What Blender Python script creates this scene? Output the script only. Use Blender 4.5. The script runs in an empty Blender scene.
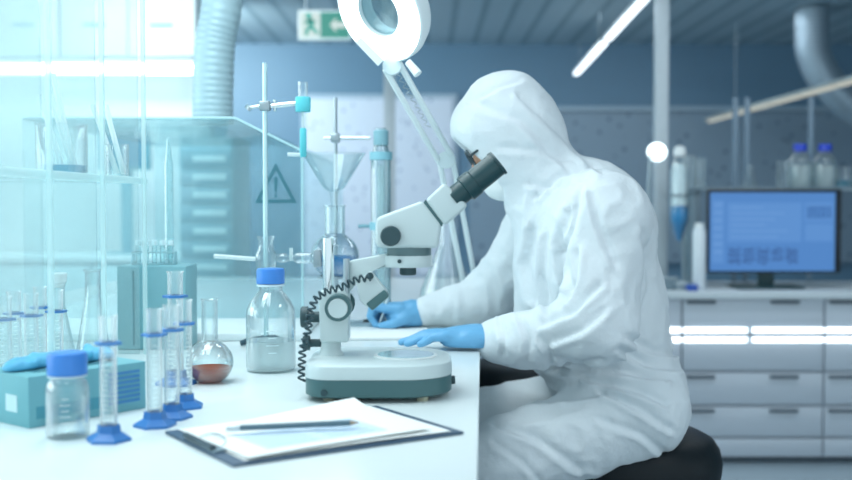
import bpy, bmesh, math, random
import numpy as np
from mathutils import Vector, Matrix, Quaternion
random.seed(7)
PI = math.pi
scene = bpy.context.scene
COL = scene.collection

# ------------------------------------------------------------------ camera
F = 1100.0
CZ = 1.21
TH = math.atan(40 / F)
cam_d = bpy.data.cameras.new('camera')
cam_d.sensor_width = 36
cam_d.lens = 36 * F / 852
cam = bpy.data.objects.new('camera', cam_d)
cam.location = (0, 0, CZ)
cam.rotation_euler = (PI / 2 - TH, 0, 0)
COL.objects.link(cam)
scene.camera = cam
cam_d.dof.use_dof = True
cam_d.dof.focus_distance = 2.1
cam_d.dof.aperture_fstop = 2.6
cam_d.clip_start = 0.05

BZ = 0.88          # bench top


def ray(px, py):
    u, v = (px - 426) / F, (240 - py) / F
    return Vector((u, math.cos(TH) + v * math.sin(TH), -math.sin(TH) + v * math.cos(TH)))


def P(px, py, Y):
    """the place at depth Y that the photograph shows at px, py"""
    d = ray(px, py)
    t = Y / d.y
    return Vector((d.x * t, Y, CZ + d.z * t))


def Q(px, py, z=BZ):
    """the place on the level plane z"""
    d = ray(px, py)
    t = (z - CZ) / d.z
    return Vector((d.x * t, d.y * t, z))


# ------------------------------------------------------------------ materials
def srgb(h):
    r = []
    for i in (0, 2, 4):
        c = int(h[i:i + 2], 16) / 255
        r.append(c / 12.92 if c <= .04045 else ((c + .055) / 1.055) ** 2.4)
    return (*r, 1)


MATS = {}


def mat(name, col='ffffff', rough=.5, metal=0., noise=.06, nscale=30., bump=0., bscale=60., spec=.5, emit=None, estr=0., coat=0.):
    if name in MATS:
        return MATS[name]
    m = bpy.data.materials.new(name)
    m.use_nodes = True
    nt = m.node_tree
    b = nt.nodes['Principled BSDF']
    c = srgb(col)
    b.inputs['Roughness'].default_value = rough
    b.inputs['Metallic'].default_value = metal
    b.inputs['Specular IOR Level'].default_value = spec
    b.inputs['Coat Weight'].default_value = coat
    tc = nt.nodes.new('ShaderNodeTexCoord')
    n = nt.nodes.new('ShaderNodeTexNoise')
    n.inputs['Scale'].default_value = nscale
    n.inputs['Detail'].default_value = 4
    nt.links.new(tc.outputs['Object'], n.inputs['Vector'])
    r = nt.nodes.new('ShaderNodeMix')
    r.data_type = 'RGBA'
    r.inputs['A'].default_value = (c[0] * (1 - noise), c[1] * (1 - noise), c[2] * (1 - noise), 1)
    r.inputs['B'].default_value = (min(1, c[0] * (1 + noise)), min(1, c[1] * (1 + noise)), min(1, c[2] * (1 + noise)), 1)
    nt.links.new(n.outputs['Fac'], r.inputs['Factor'])
    nt.links.new(r.outputs['Result'], b.inputs['Base Color'])
    if bump:
        n2 = nt.nodes.new('ShaderNodeTexNoise')
        n2.inputs['Scale'].default_value = bscale
        n2.inputs['Detail'].default_value = 5
        nt.links.new(tc.outputs['Object'], n2.inputs['Vector'])
        bp = nt.nodes.new('ShaderNodeBump')
        bp.inputs['Strength'].default_value = bump
        bp.inputs['Distance'].default_value = .01
        nt.links.new(n2.outputs['Fac'], bp.inputs['Height'])
        nt.links.new(bp.outputs['Normal'], b.inputs['Normal'])
    if emit:
        b.inputs['Emission Color'].default_value = srgb(emit)
        b.inputs['Emission Strength'].default_value = estr
    MATS[name] = m
    return m


def glass(name, tint='e9f6f8', rim='b8d8de', refl=.6, body=0., body_col='ffffff', blend=.35, rough=.04, edge=False):
    """clear vessel wall: see-through head on, reflecting and slightly coloured where seen edge on"""
    if name in MATS:
        return MATS[name]
    m = bpy.data.materials.new(name)
    m.use_nodes = True
    nt = m.node_tree
    nt.nodes.clear()
    out = nt.nodes.new('ShaderNodeOutputMaterial')
    lw = nt.nodes.new('ShaderNodeLayerWeight')
    lw.inputs['Blend'].default_value = blend
    mc = nt.nodes.new('ShaderNodeMix')
    mc.data_type = 'RGBA'
    mc.inputs['A'].default_value = srgb(tint)
    mc.inputs['B'].default_value = srgb(rim)
    nt.links.new(lw.outputs['Facing'], mc.inputs['Factor'])
    tr = nt.nodes.new('ShaderNodeBsdfTransparent')
    nt.links.new(mc.outputs['Result'], tr.inputs['Color'])
    gl = nt.nodes.new('ShaderNodeBsdfGlossy')
    gl.inputs['Roughness'].default_value = rough
    ml = nt.nodes.new('ShaderNodeMath')
    ml.operation = 'MULTIPLY_ADD'
    ml.inputs[1].default_value = refl
    ml.inputs[2].default_value = .012
    ml.use_clamp = True
    nt.links.new(lw.outputs['Facing'], ml.inputs[0])
    mx = nt.nodes.new('ShaderNodeMixShader')
    nt.links.new(ml.outputs[0], mx.inputs['Fac'])
    nt.links.new(tr.outputs[0], mx.inputs[1])
    nt.links.new(gl.outputs[0], mx.inputs[2])
    last = mx
    if body:
        df = nt.nodes.new('ShaderNodeBsdfDiffuse')
        df.inputs['Color'].default_value = srgb(body_col)
        tl = nt.nodes.new('ShaderNodeBsdfTranslucent')
        tl.inputs['Color'].default_value = srgb(body_col)
        a = nt.nodes.new('ShaderNodeMixShader')
        a.inputs['Fac'].default_value = .5
        nt.links.new(df.outputs[0], a.inputs[1])
        nt.links.new(tl.outputs[0], a.inputs[2])
        m2 = nt.nodes.new('ShaderNodeMixShader')
        n = nt.nodes.new('ShaderNodeTexNoise')
        n.inputs['Scale'].default_value = 6
        tc = nt.nodes.new('ShaderNodeTexCoord')
        nt.links.new(tc.outputs['Object'], n.inputs['Vector'])
        mm = nt.nodes.new('ShaderNodeMapRange')
        mm.inputs['To Min'].default_value = body * .8
        mm.inputs['To Max'].default_value = body * 1.2
        nt.links.new(n.outputs['Fac'], mm.inputs['Value'])
        ed = nt.nodes.new('ShaderNodeMath')
        ed.operation = 'MULTIPLY_ADD'
        ed.inputs[1].default_value = 1.8 if edge else 0  # bright lit rims put into the white body colour
        ed.inputs[2].default_value = .3 if edge else 1
        nt.links.new(lw.outputs['Facing'], ed.inputs[0])
        em = nt.nodes.new('ShaderNodeMath')
        em.operation = 'MULTIPLY'
        em.use_clamp = True
        nt.links.new(mm.outputs[0], em.inputs[0])
        nt.links.new(ed.outputs[0], em.inputs[1])
        nt.links.new(em.outputs[0], m2.inputs['Fac'])
        nt.links.new(mx.outputs[0], m2.inputs[1])
        nt.links.new(a.outputs[0], m2.inputs[2])
        last = m2
    nt.links.new(last.outputs[0], out.inputs['Surface'])
    MATS[name] = m
    return m


def emis(name, col, strength):
    return mat(name, col if strength > 1.5 else '1c2226', .4, emit=col, estr=strength, noise=.02)


G = glass('clear_glass', 'fdffff', 'dcebef', .7, body=.07, edge=True)
GF = glass('faint_glass', 'fafefe', 'd2e7eb', .6)
GP = glass('pane_glass', 'f2fafb', 'cbe5e9', .45, body=.07, body_col='e4f6f8')
GS = glass('hazy_shelf_glass', 'f9fdfd', 'e2f2f4', .4, body=.10, body_col='f6fbfb')  # milky body puts the pale haze at left into the glass
BLUEP = mat('blue_plastic', '367cc2', .35)
BLUEC = mat('blue_cap', '3f86d8', .38)
WHITE = mat('white_enamel', 'e6ecec', .3, noise=.02)
MICROW = mat('microscope_white', 'c6d5d6', .33, noise=.02)
MICROD = mat('microscope_dark', '44696c', .4, noise=.05)
BLACKP = mat('black_plastic', '2b484e', .45)
CHROME = mat('chrome', 'dfe8ea', .15, 1.0)
STEEL = mat('brushed_steel', 'a9b6bc', .35, 1.0)


# ------------------------------------------------------------------ mesh builder
class MB:
    def __init__(s):
        s.bm = bmesh.new()

    def _xf(s, vs, M):
        if M is not None:
            bmesh.ops.transform(s.bm, matrix=M, verts=vs)

    def box(s, x0, x1, y0, y1, z0, z1, bev=0., seg=2, M=None):
        r = bmesh.ops.create_cube(s.bm, size=1)
        vs = r['verts']
        for v in vs:
            v.co = Vector((x0 + (v.co.x + .5) * (x1 - x0), y0 + (v.co.y + .5) * (y1 - y0), z0 + (v.co.z + .5) * (z1 - z0)))
        if bev:
            es = list({e for v in vs for e in v.link_edges})
            rr = bmesh.ops.bevel(s.bm, geom=es, offset=bev, segments=seg, profile=.5, affect='EDGES')
            vs = list({v for f in rr['faces'] for v in f.verts} | {v for v in vs if v.is_valid})
        s._xf(vs, M)
        return s

    def ring_loft(s, rings, closed=True, cap0=True, cap1=True, loop=False):
        """rings: list of lists of points"""
        bm = s.bm
        vr = [[bm.verts.new(p) for p in r] for r in rings]
        n = len(vr[0])
        pairs = list(zip(vr[:-1], vr[1:]))
        if loop:
            pairs.append((vr[-1], vr[0]))
        for a, b in pairs:
            for i in range(n if closed else n - 1):
                j = (i + 1) % n
                bm.faces.new((a[i], a[j], b[j], b[i]))
        if closed and not loop:
            if cap0:
                bm.faces.new(vr[0][::-1])
            if cap1:
                bm.faces.new(vr[-1])
        return s

    def cyl(s, a, b, r0, r1=None, n=24, cap=True):
        a, b = Vector(a), Vector(b)
        r1 = r0 if r1 is None else r1
        q = (b - a).to_track_quat('Z', 'Y')
        rings = []
        for c, r in ((a, r0), (b, r1)):
            rings.append([c + q @ Vector((r * math.cos(t * 2 * PI / n), r * math.sin(t * 2 * PI / n), 0)) for t in range(n)])
        return s.ring_loft(rings, cap0=cap, cap1=cap)

    def lathe(s, prof, c=(0, 0, 0), axis=(0, 0, 1), n=32, cap0=True, cap1=True, twist=0):
        """prof: (radius, height) pairs along axis"""
        c = Vector(c)
        q = Vector(axis).normalized().to_track_quat('Z', 'Y')
        rings = [[c + q @ Vector((max(r, 1e-5) * math.cos(t * 2 * PI / n + twist), max(r, 1e-5) * math.sin(t * 2 * PI / n + twist), h)) for t in range(n)] for r, h in prof]
        return s.ring_loft(rings, cap0=cap0, cap1=cap1)

    def tube(s, pts, r, n=10, closed=False, cap=True):
        pts = [Vector(p) for p in pts]
        rr = r if isinstance(r, (list, tuple)) else [r] * len(pts)
        rings = []
        ref = None
        N = len(pts)
        for i, p in enumerate(pts):
            if closed:
                t = (pts[(i + 1) % N] - pts[i - 1]).normalized()
            else:
                t = (pts[min(i + 1, N - 1)] - pts[max(i - 1, 0)]).normalized()
            if ref is None:
                ref = t.orthogonal().normalized()
            ref = (ref - t * ref.dot(t))
            ref = ref.normalized() if ref.length > 1e-6 else t.orthogonal().normalized()
            b = t.cross(ref)
            rings.append([p + ref * (rr[i] * math.cos(k * 2 * PI / n)) + b * (rr[i] * math.sin(k * 2 * PI / n)) for k in range(n)])
        return s.ring_loft(rings, cap0=cap, cap1=cap, loop=closed)

    def prism(s, poly, y0, y1, bev=0., seg=2, axis='y'):
        """outline in (x, z), extruded along y; axis 'z': outline in (x, y) extruded along z"""
        bm = s.bm
        if axis == 'y':
            A = [bm.verts.new((p[0], y0, p[1])) for p in poly]
            B = [bm.verts.new((p[0], y1, p[1])) for p in poly]
        elif axis == 'z':
            A = [bm.verts.new((p[0], p[1], y0)) for p in poly]
            B = [bm.verts.new((p[0], p[1], y1)) for p in poly]
        else:
            A = [bm.verts.new((y0, p[0], p[1])) for p in poly]
            B = [bm.verts.new((y1, p[0], p[1])) for p in poly]
        n = len(poly)
        fs = [bm.faces.new(A[::-1]), bm.faces.new(B)]
        for i in range(n):
            fs.append(bm.faces.new((A[i], A[(i + 1) % n], B[(i + 1) % n], B[i])))
        if bev:
            es = list({e for f in fs for e in f.edges})
            bmesh.ops.bevel(bm, geom=es, offset=bev, segments=seg, profile=.5, affect='EDGES')
        return s

    def sphere(s, c, r, sc=(1, 1, 1), n=20, M=None):
        rr = bmesh.ops.create_uvsphere(s.bm, u_segments=n, v_segments=max(6, n // 2), radius=r)
        for v in rr['verts']:
            v.co = Vector((v.co.x * sc[0], v.co.y * sc[1], v.co.z * sc[2]))
        if M is not None:
            bmesh.ops.transform(s.bm, matrix=M, verts=rr['verts'])
        for v in rr['verts']:
            v.co += Vector(c)
        return s

    def grid(s, pts):
        """pts[i][j] -> sheet of faces"""
        bm = s.bm
        vs = [[bm.verts.new(p) for p in row] for row in pts]
        for a, b in zip(vs[:-1], vs[1:]):
            for i in range(len(a) - 1):
                bm.faces.new((a[i], a[i + 1], b[i + 1], b[i]))
        return s

    def sheet(s, fn, nu, nv, t):
        """closed thin sheet: fn(u,v)->point, thickness t downwards along z"""
        top = [[Vector(fn(i / nu, j / nv)) for j in range(nv + 1)] for i in range(nu + 1)]
        bm = s.bm
        vt = [[bm.verts.new(p) for p in row] for row in top]
        vb = [[bm.verts.new(p - Vector((0, 0, t))) for p in row] for row in top]
        for i in range(nu):
            for j in range(nv):
                bm.faces.new((vt[i][j], vt[i + 1][j], vt[i + 1][j + 1], vt[i][j + 1]))
                bm.faces.new((vb[i][j], vb[i][j + 1], vb[i + 1][j + 1], vb[i + 1][j]))
        for i in range(nu):
            bm.faces.new((vt[i][0], vb[i][0], vb[i + 1][0], vt[i + 1][0]))
            bm.faces.new((vt[i][nv], vt[i + 1][nv], vb[i + 1][nv], vb[i][nv]))
        for j in range(nv):
            bm.faces.new((vt[0][j], vt[0][j + 1], vb[0][j + 1], vb[0][j]))
            bm.faces.new((vt[nu][j], vb[nu][j], vb[nu][j + 1], vt[nu][j + 1]))
        return s

    def build(s, name, m, parent=None, world=False, angle=38, recalc=True, smooth=True):
        bm = s.bm
        if recalc:
            bmesh.ops.recalc_face_normals(bm, faces=bm.faces[:])
        if world and parent is not None:
            off = Vector(parent.location) if parent.parent is None else Vector(parent.parent.location)
            rz = parent.rotation_euler.z if parent.parent is None else parent.parent.rotation_euler.z
            M = Matrix.Rotation(-rz, 4, 'Z') @ Matrix.Translation(-off)
            bmesh.ops.transform(bm, matrix=M, verts=bm.verts[:])
        if smooth:
            for f in bm.faces:
                f.smooth = True
            a = math.radians(angle)
            for e in bm.edges:
                if len(e.link_faces) == 2 and e.calc_face_angle(0) > a:
                    e.smooth = False
        me = bpy.data.meshes.new(name)
        bm.to_mesh(me)
        bm.free()
        o = bpy.data.objects.new(name, me)
        if m is not None:
            me.materials.append(m)
        COL.objects.link(o)
        if parent is not None:
            o.parent = parent
        return o


def tag(o, label, cat, group=None, kind=None):
    o['label'] = label
    o['category'] = cat
    if group:
        o['group'] = group
    if kind:
        o['kind'] = kind
    return o


def thing(name, label, cat, loc=(0, 0, 0), rz=0., group=None):
    o = bpy.data.objects.new(name, None)
    o.empty_display_size = .05
    COL.objects.link(o)
    o.location = loc
    o.rotation_euler = (0, 0, rz)
    return tag(o, label, cat, group)


def struct(o):
    o['kind'] = 'structure'
    return o


def dup(root, loc, rz, label, scale=1.0):
    r = root.copy()
    COL.objects.link(r)
    r.location = loc
    r.rotation_euler = (0, 0, rz)
    r.scale = (scale,) * 3
    r['label'] = label
    for ch in list(root.children):
        c = ch.copy()
        COL.objects.link(c)
        c.parent = r
        for g in list(ch.children):
            d = g.copy()
            COL.objects.link(d)
            d.parent = c
    return r


def catmull(pts, k=8):
    pts = [Vector(p) for p in pts]
    out = []
    e = [pts[0]] + pts + [pts[-1]]
    for i in range(1, len(e) - 2):
        p0, p1, p2, p3 = e[i - 1:i + 3]
        for t in range(k):
            t /= k
            out.append(.5 * ((2 * p1) + (-p0 + p2) * t + (2 * p0 - 5 * p1 + 4 * p2 - p3) * t * t + (-p0 + 3 * p1 - 3 * p2 + p3) * t ** 3))
    out.append(pts[-1])
    return out


def vessel(prof, wall=.0016):
    """outer profile (r,h) bottom to top -> outer plus inner wall"""
    inner = [(max(r - wall, 1e-4), max(h, prof[0][1] + wall)) for r, h in prof[::-1]]
    return prof + inner


# ------------------------------------------------------------------ SDF bodies
def sdf_mesh(fn, lo, hi, h):
    lo = np.array(lo, float)
    n = np.ceil((np.array(hi) - lo) / h).astype(int) + 1
    X, Y, Z = np.meshgrid(*[lo[i] + h * np.arange(n[i]) for i in range(3)], indexing='ij')
    Pn = np.stack([X, Y, Z], -1).astype(np.float32)
    Fv = fn(Pn)
    ins = Fv < 0
    c = [(i, j, k) for i in (0, 1) for j in (0, 1) for k in (0, 1)]
    sl = lambda a, o: a[o[0]:a.shape[0] - 1 + o[0], o[1]:a.shape[1] - 1 + o[1], o[2]:a.shape[2] - 1 + o[2]]
    cnt = sum(sl(ins, o).astype(np.int8) for o in c)
    act = (cnt > 0) & (cnt < 8)
    idx = np.full(act.shape, -1, int)
    A = np.argwhere(act)
    idx[act] = np.arange(len(A))
    acc = np.zeros((len(A), 3))
    num = np.zeros(len(A))
    for o in c:
        for ax in range(3):
            if o[ax] == 1:
                continue
            o2 = list(o)
            o2[ax] = 1
            f0 = Fv[A[:, 0] + o[0], A[:, 1] + o[1], A[:, 2] + o[2]]
            f1 = Fv[A[:, 0] + o2[0], A[:, 1] + o2[1], A[:, 2] + o2[2]]
            cr = (f0 < 0) != (f1 < 0)
            t = np.where(cr, f0 / np.where(cr, f0 - f1, 1), 0)
            p = np.zeros((len(A), 3)) + np.array(o)
            p[:, ax] += t
            acc[cr] += p[cr]
            num[cr] += 1
    V = lo + h * (A + acc / num[:, None])
    faces = []
    for ax in range(3):
        a, b = [(1, 2), (2, 0), (0, 1)][ax]
        s0 = [slice(1, -1)] * 3
        s0[ax] = slice(0, -1)
        s1 = list(s0)
        s1[ax] = slice(1, None)
        i0 = ins[tuple(s0)]
        i1 = ins[tuple(s1)]
        E = np.argwhere(i0 != i1)
        if len(E) == 0:
            continue
        fl = i0[E[:, 0], E[:, 1], E[:, 2]]
        off = np.array([1, 1, 1])
        off[ax] = 0
        B = E + off
        da = np.zeros(3, int)
        da[a] = 1
        db = np.zeros(3, int)
        db[b] = 1
        g = lambda q: idx[q[:, 0], q[:, 1], q[:, 2]]
        q = np.stack([g(B - da - db), g(B - db), g(B), g(B - da)], 1)
        q[~fl] = q[~fl][:, ::-1]
        faces.append(q)
    return V, np.concatenate(faces)


def cap_d(Pn, a, b, ra, rb):
    a = np.array(a, np.float32)
    b = np.array(b, np.float32)
    ba = b - a
    h = np.clip(((Pn - a) @ ba) / (ba @ ba), 0, 1)
    return np.linalg.norm(Pn - a - h[..., None] * ba, axis=-1) - (ra + (rb - ra) * h)


def ell_d(Pn, c, r, R=None):
    q = Pn - np.array(c, np.float32)
    if R is not None:
        q = q @ np.array(R, np.float32)      # columns = local axes
    r = np.array(r, np.float32)
    k0 = np.linalg.norm(q / r, axis=-1)
    k1 = np.linalg.norm(q / (r * r), axis=-1) + 1e-9
    return k0 * (k0 - 1) / k1


def smin(a, b, k):
    h = np.clip(.5 + .5 * (b - a) / k, 0, 1)
    return b * (1 - h) + a * h - k * h * (1 - h)


def union(ds, k):
    d = ds[0]
    for e in ds[1:]:
        d = smin(d, e, k)
    return d


def vnoise(Pn, seed=0):
    i = np.floor(Pn).astype(np.int64)
    f = Pn - i
    f = f * f * (3 - 2 * f)

    def hsh(x, y, z):
        n = (x * 374761393 + y * 668265263 + z * 1274126177 + seed * 1013904223) & 0xffffffff
        n = ((n ^ (n >> 13)) * 1274126177) & 0xffffffff
        return ((n ^ (n >> 16)) & 0xffff) / 65535.
    r = 0
    for dx in (0, 1):
        for dy in (0, 1):
            for dz in (0, 1):
                w = (f[..., 0] if dx else 1 - f[..., 0]) * (f[..., 1] if dy else 1 - f[..., 1]) * (f[..., 2] if dz else 1 - f[..., 2])
                r = r + w * hsh(i[..., 0] + dx, i[..., 1] + dy, i[..., 2] + dz)
    return r


def relax(V, Fc, n=3, lam=.5):
    e = np.concatenate([Fc[:, [0, 1]], Fc[:, [1, 2]], Fc[:, [2, 3]], Fc[:, [3, 0]]])
    for _ in range(n):
        s = np.zeros_like(V)
        c = np.zeros(len(V))
        np.add.at(s, e[:, 0], V[e[:, 1]])
        np.add.at(c, e[:, 0], 1)
        np.add.at(s, e[:, 1], V[e[:, 0]])
        np.add.at(c, e[:, 1], 1)
        V = V + lam * (s / c[:, None] - V)
    return V


def vnormals(V, Fc):
    n = np.cross(V[Fc[:, 2]] - V[Fc[:, 0]], V[Fc[:, 3]] - V[Fc[:, 1]])
    N = np.zeros_like(V)
    for i in range(4):
        np.add.at(N, Fc[:, i], n)
    return N / (np.linalg.norm(N, axis=1)[:, None] + 1e-12)


def np_obj(name, V, Fc, m, parent):
    me = bpy.data.meshes.new(name)
    me.from_pydata(V.tolist(), [], Fc.tolist())
    me.polygons.foreach_set('use_smooth', [True] * len(me.polygons))
    me.materials.append(m)
    me.update()
    o = bpy.data.objects.new(name, me)
    COL.objects.link(o)
    o.parent = parent
    return o


# ================================================================== SETTING
FLOORM = mat('grey_vinyl_floor', '9fb0ba', .35, noise=.05, nscale=8)


def ceiling_mat():
    m = mat('ceiling_panels', '9db4c0', .6)
    nt = m.node_tree
    b = nt.nodes['Principled BSDF']
    tc = nt.nodes.new('ShaderNodeTexCoord')
    w = nt.nodes.new('ShaderNodeTexWave')
    w.inputs['Scale'].default_value = 1.6
    w.inputs['Distortion'].default_value = .2
    nt.links.new(tc.outputs['Object'], w.inputs['Vector'])
    r = nt.nodes.new('ShaderNodeValToRGB')
    r.color_ramp.elements[0].position = .0
    r.color_ramp.elements[0].color = srgb('7f98a6')
    r.color_ramp.elements[1].position = .25
    r.color_ramp.elements[1].color = srgb('a5bac4')
    nt.links.new(w.outputs['Fac'], r.inputs['Fac'])
    nt.links.new(r.outputs['Color'], b.inputs['Base Color'])
    return m


def speck_mat(name, base, dot, scale, size):
    m = mat(name, base, .4)
    nt = m.node_tree
    b = nt.nodes['Principled BSDF']
    tc = nt.nodes.new('ShaderNodeTexCoord')
    v = nt.nodes.new('ShaderNodeTexVoronoi')
    v.inputs['Scale'].default_value = scale
    nt.links.new(tc.outputs['Object'], v.inputs['Vector'])
    r = nt.nodes.new('ShaderNodeValToRGB')
    r.color_ramp.elements[0].position = size
    r.color_ramp.elements[0].color = srgb(dot)
    r.color_ramp.elements[1].position = size * 1.5
    r.color_ramp.elements[1].color = srgb(base)
    nt.links.new(v.outputs['Distance'], r.inputs['Fac'])
    nt.links.new(r.outputs['Color'], b.inputs['Base Color'])
    return m


CEIL = 2.48
struct(MB().box(-2.8, 4.6, -1, 9.1, -.1, 0).build('floor', FLOORM))
struct(MB().box(-2.8, 4.6, -1, 9.1, CEIL, CEIL + .1).build('ceiling', ceiling_mat()))
struct(MB().box(-2.8, 4.6, 9.0, 9.15, 0, CEIL).build('wall_back', mat('back_wall_blue', '5e819a', .5, noise=.04, nscale=2)))
struct(MB().box(-2.9, -2.8, 4.6, 9.1, 0, CEIL).build('wall_left', mat('left_wall_pale', 'deebee', .5, noise=.02)))
struct(MB().box(4.6, 4.7, 2.5, 9.1, 0, CEIL).build('wall_right', mat('right_wall_grey', '7f97a6', .5, noise=.02)))
struct(MB().box(-2.8, -1.25, 6.4, 6.5, 0, CEIL).build('wall_partition', mat('partition_pale', 'd3e2e5', .5, noise=.03, nscale=3)))
# post of the glazed partition
pa = P(655, 200, 5.5)
pb = P(668, 200, 5.5)
struct(MB().box(pa.x, pb.x, 5.5, 5.56, 0, CEIL, .004).build('trim_1', mat('pale_post', 'b9c4ca', .45)))
a = P(300, 112, 9)
struct(MB().box(.3, 4.6, 8.95, 9.0, 1.93, 1.97).build('trim_2', mat('rail_grey', '93aabb', .4)))
pa = P(384, 200, 6.6)
pb = P(395, 200, 6.6)
struct(MB().box(pa.x, pb.x, 6.6, 6.66, 0, CEIL, .004).build('trim_3', mat('pale_post')))
# unseen window added in the left wall to brighten that side
wm = MB()
wm.box(-2.9, -2.8, .4, 4.6, 0, .95).box(-2.9, -2.8, -1, .4, 0, CEIL).box(-2.9, -2.8, .4, 4.6, 2.3, CEIL)
struct(wm.build('wall_left_lower', mat('left_wall_pale')))
wf = MB()
for y in (.43, 1.8, 3.2, 4.57):
    wf.box(-2.88, -2.82, y - .03, y + .03, .95, 2.3)
wf.box(-2.88, -2.82, .4, 4.6, .95, 1.0).box(-2.88, -2.82, .4, 4.6, 2.25, 2.3)
w1 = struct(wf.build('added_window_1', WHITE))
MB().box(-2.855, -2.845, .4, 4.6, .98, 2.27).build('added_window_pane', GF, w1)

# board and speckled panel on the back wall
bl = P(306, 200, 8.97).x
br = P(452, 200, 8.97).x
t = thing('whiteboard', 'pale lilac wall board with dark specks behind the lamp arm', 'board', ((bl + br) / 2, 8.97, 1.25))
MB().box(bl, br, 8.965, 8.985, .6, 2.03).build('board_surface', speck_mat('speckled_lilac', 'cbd5e4', '8796b4', 14, .14), t, True)
MB().box(bl - .04, br + .04, 8.975, 8.998, .56, 2.07).build('frame', mat('board_frame', '9fb3c4', .4), t, True)
t = tag(MB().box(.35, 4.5, 8.95, 8.99, .7, 1.92).build('wall_panel', speck_mat('speckled_grey', '7c92a4', '4d6072', 11, .14)),
        'wide grey-blue speckled panel on the far wall behind the monitor', 'wall panel')

# ================================================================== BENCH
BO = Vector((.129, 2.6, 0))
BR = -math.atan(.052)
bench = thing('lab_bench', 'long white laboratory bench under the microscope', 'bench', BO, BR)
BENCHM = mat('white_bench_top', 'e0eaea', .22, noise=.015, nscale=4)
MB().box(-1.5, 0, -2.0, 2.05, .848, BZ, .004).build('worktop', BENCHM, bench)
MB().box(-1.46, -1.02, -1.9, 1.95, .06, .846).build('cabinet', mat('bench_cabinet', 'ccd6da', .4), bench)
for y in (-1.9, 0, 1.9):
    MB().box(-.16, -.12, y - .02, y + .02, 0, .846, .003).build('leg', mat('leg_grey', 'b4c0c6', .4), bench)

# ------------------------------------------------------------------ glass shelf over the bench
t = thing('glass_shelf', 'tall glass shelf unit standing along the left of the bench', 'shelf', (-.8, 1.9, BZ))
MB().box(-.98, -.614, 1.2, 2.40, 1.246, 1.256, .002).build('shelf_board', GS, t, True)
MB().box(-.6135, -.606, 1.2, 2.40, 1.244, 1.258, .002).build('shelf_edge', glass('bright_edge_glass', 'f4ffff', 'e0fafc', .5, body=.45, body_col='f2ffff'), t, True)
for y in (1.76, 2.05, 2.35):
    MB().box(-.98, -.614, y - .004, y + .004, BZ, 1.2455, .0015).build('upright', GS, t, True)
    MB().box(-.98, -.614, y - .004, y + .004, 1.2565, 1.9, .0015).build('upright', GS, t, True)
    MB().box(-.6055, -.5975, y - .006, y + .006, BZ, 1.9, .002).build('edge_trim', glass('bright_edge_glass', 'f4ffff', 'e0fafc', .5, body=.45, body_col='f2ffff'), t, True)


# ------------------------------------------------------------------ graduated cylinders
def make_cyl(label, h=.172):
    t = thing('graduated_cylinder', label, 'graduated cylinder', group='glass cylinders with blue feet')
    b = MB()
    b.lathe([(.031, 0), (.031, .004), (.028, .006), (.017, .012), (.0155, .022), (.0145, .022), (.0145, .012)], n=6, cap0=True, cap1=True)
    b.build('base', BLUEP, t, angle=25)
    MB().lathe(vessel([(.011, .0125), (.0117, .015), (.0117, h - .004), (.0132, h)], .0012), n=28, cap0=True, cap1=False).build('tube', glass('cylinder_glass', 'fdffff', 'e2f0f3', .8, body=.22, edge=True), t)
    MB().lathe([(.0122, h - .040), (.019, h - .0395), (.019, h - .036), (.0122, h - .0355)], n=6, cap0=False, cap1=False).build('collar', BLUEP, t, angle=25)
    m = MB()
    for k in range(14):
        w = .006 if k % 5 else .010
        for sgn in (1,):
            pts = []
            for q in range(4):
                an = -PI / 2 + (q / 3 - .5) * w / .0118
                pts.append((.0119 * math.cos(an), .0119 * math.sin(an), .03 + k * .0068))
            m.grid([[Vector(p) for p in pts], [Vector(p) + Vector((0, 0, .0006)) for p in pts]])
    m.build('scale_marks', mat('pale_marks', 'e8f4f6', .6), t)
    return t


c0 = make_cyl('nearest glass cylinder on a blue foot, beside the small blue-capped bottle')
c0.location = Q(109, 440.5)
cyls = [(155, 426, 'front cylinder of the close row between glove box and round flask'),
        (172, 418, 'middle cylinder of the close row between glove box and round flask'),
        (185, 407.5, 'rear cylinder of the close row left of the round flask'),
        ]
for px, py, lb in cyls:
    dup(c0, Q(px, py), random.uniform(0, 1), lb)
dup(c0, Q(176, 384.5), .3, 'tall cylinder behind the close row, its foot beside the round flask', 1.18)
for px, d, lb in [(4, 1.80, 'blue-collared cylinder behind the glove box, at the very left edge'),
                  (14, 1.90, 'blue-collared cylinder behind the glove box, second from the left edge'),
                  (31, 1.86, 'blue-collared cylinder behind the middle of the blue glove'),
                  (40, 2.00, 'rearmost blue-collared cylinder behind the glove box'),
                  (56, 1.93, 'blue-collared cylinder just in front of the white-stoppered flask')]:
    p = P(px, 300, d)
    dup(c0, (p.x, d, BZ), random.uniform(0, 1), lb)

# ------------------------------------------------------------------ glove box and gloves
n1 = Q(29, 429)
n2 = Q(146, 408)
ang = math.atan2(n2.y - n1.y, n2.x - n1.x)
L = (n2 - n1).length
t = thing('glove_box', 'teal cardboard glove dispenser box at the left front of the bench', 'glove box', n1, ang)
W, H = .125, .075
MB().box(0, L, 0, W, 0, H, .0015).build('carton', mat('teal_carton', '72b2bc', .55, noise=.04), t)
m = MB()
for k in range(7):
    m.box(L - .07, L - .012, -.0009, .0005, .014 + k * .0075, .0185 + k * .0075)
m.build('printed_panel', mat('carton_print', '3f86b8', .5), t)
MB().box(.012, L - .085, -.0008, .0005, .012, .03).build('printed_band', mat('carton_print_dark', '4b98a8', .5), t)
MB().box(-.0008, .0005, .03, .06, .02, .045).build('printed_label', mat('carton_print_light', 'c8e4e8', .5), t)
MB().box(.03, L - .03, .03, W - .03, H - .0005, H + .0012, .0005).build('opening', mat('carton_opening', '3d7d8c', .6), t)
GLOVEM = mat('blue_nitrile', '6aabd4', .42, noise=.05, bump=.15, bscale=90)
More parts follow.
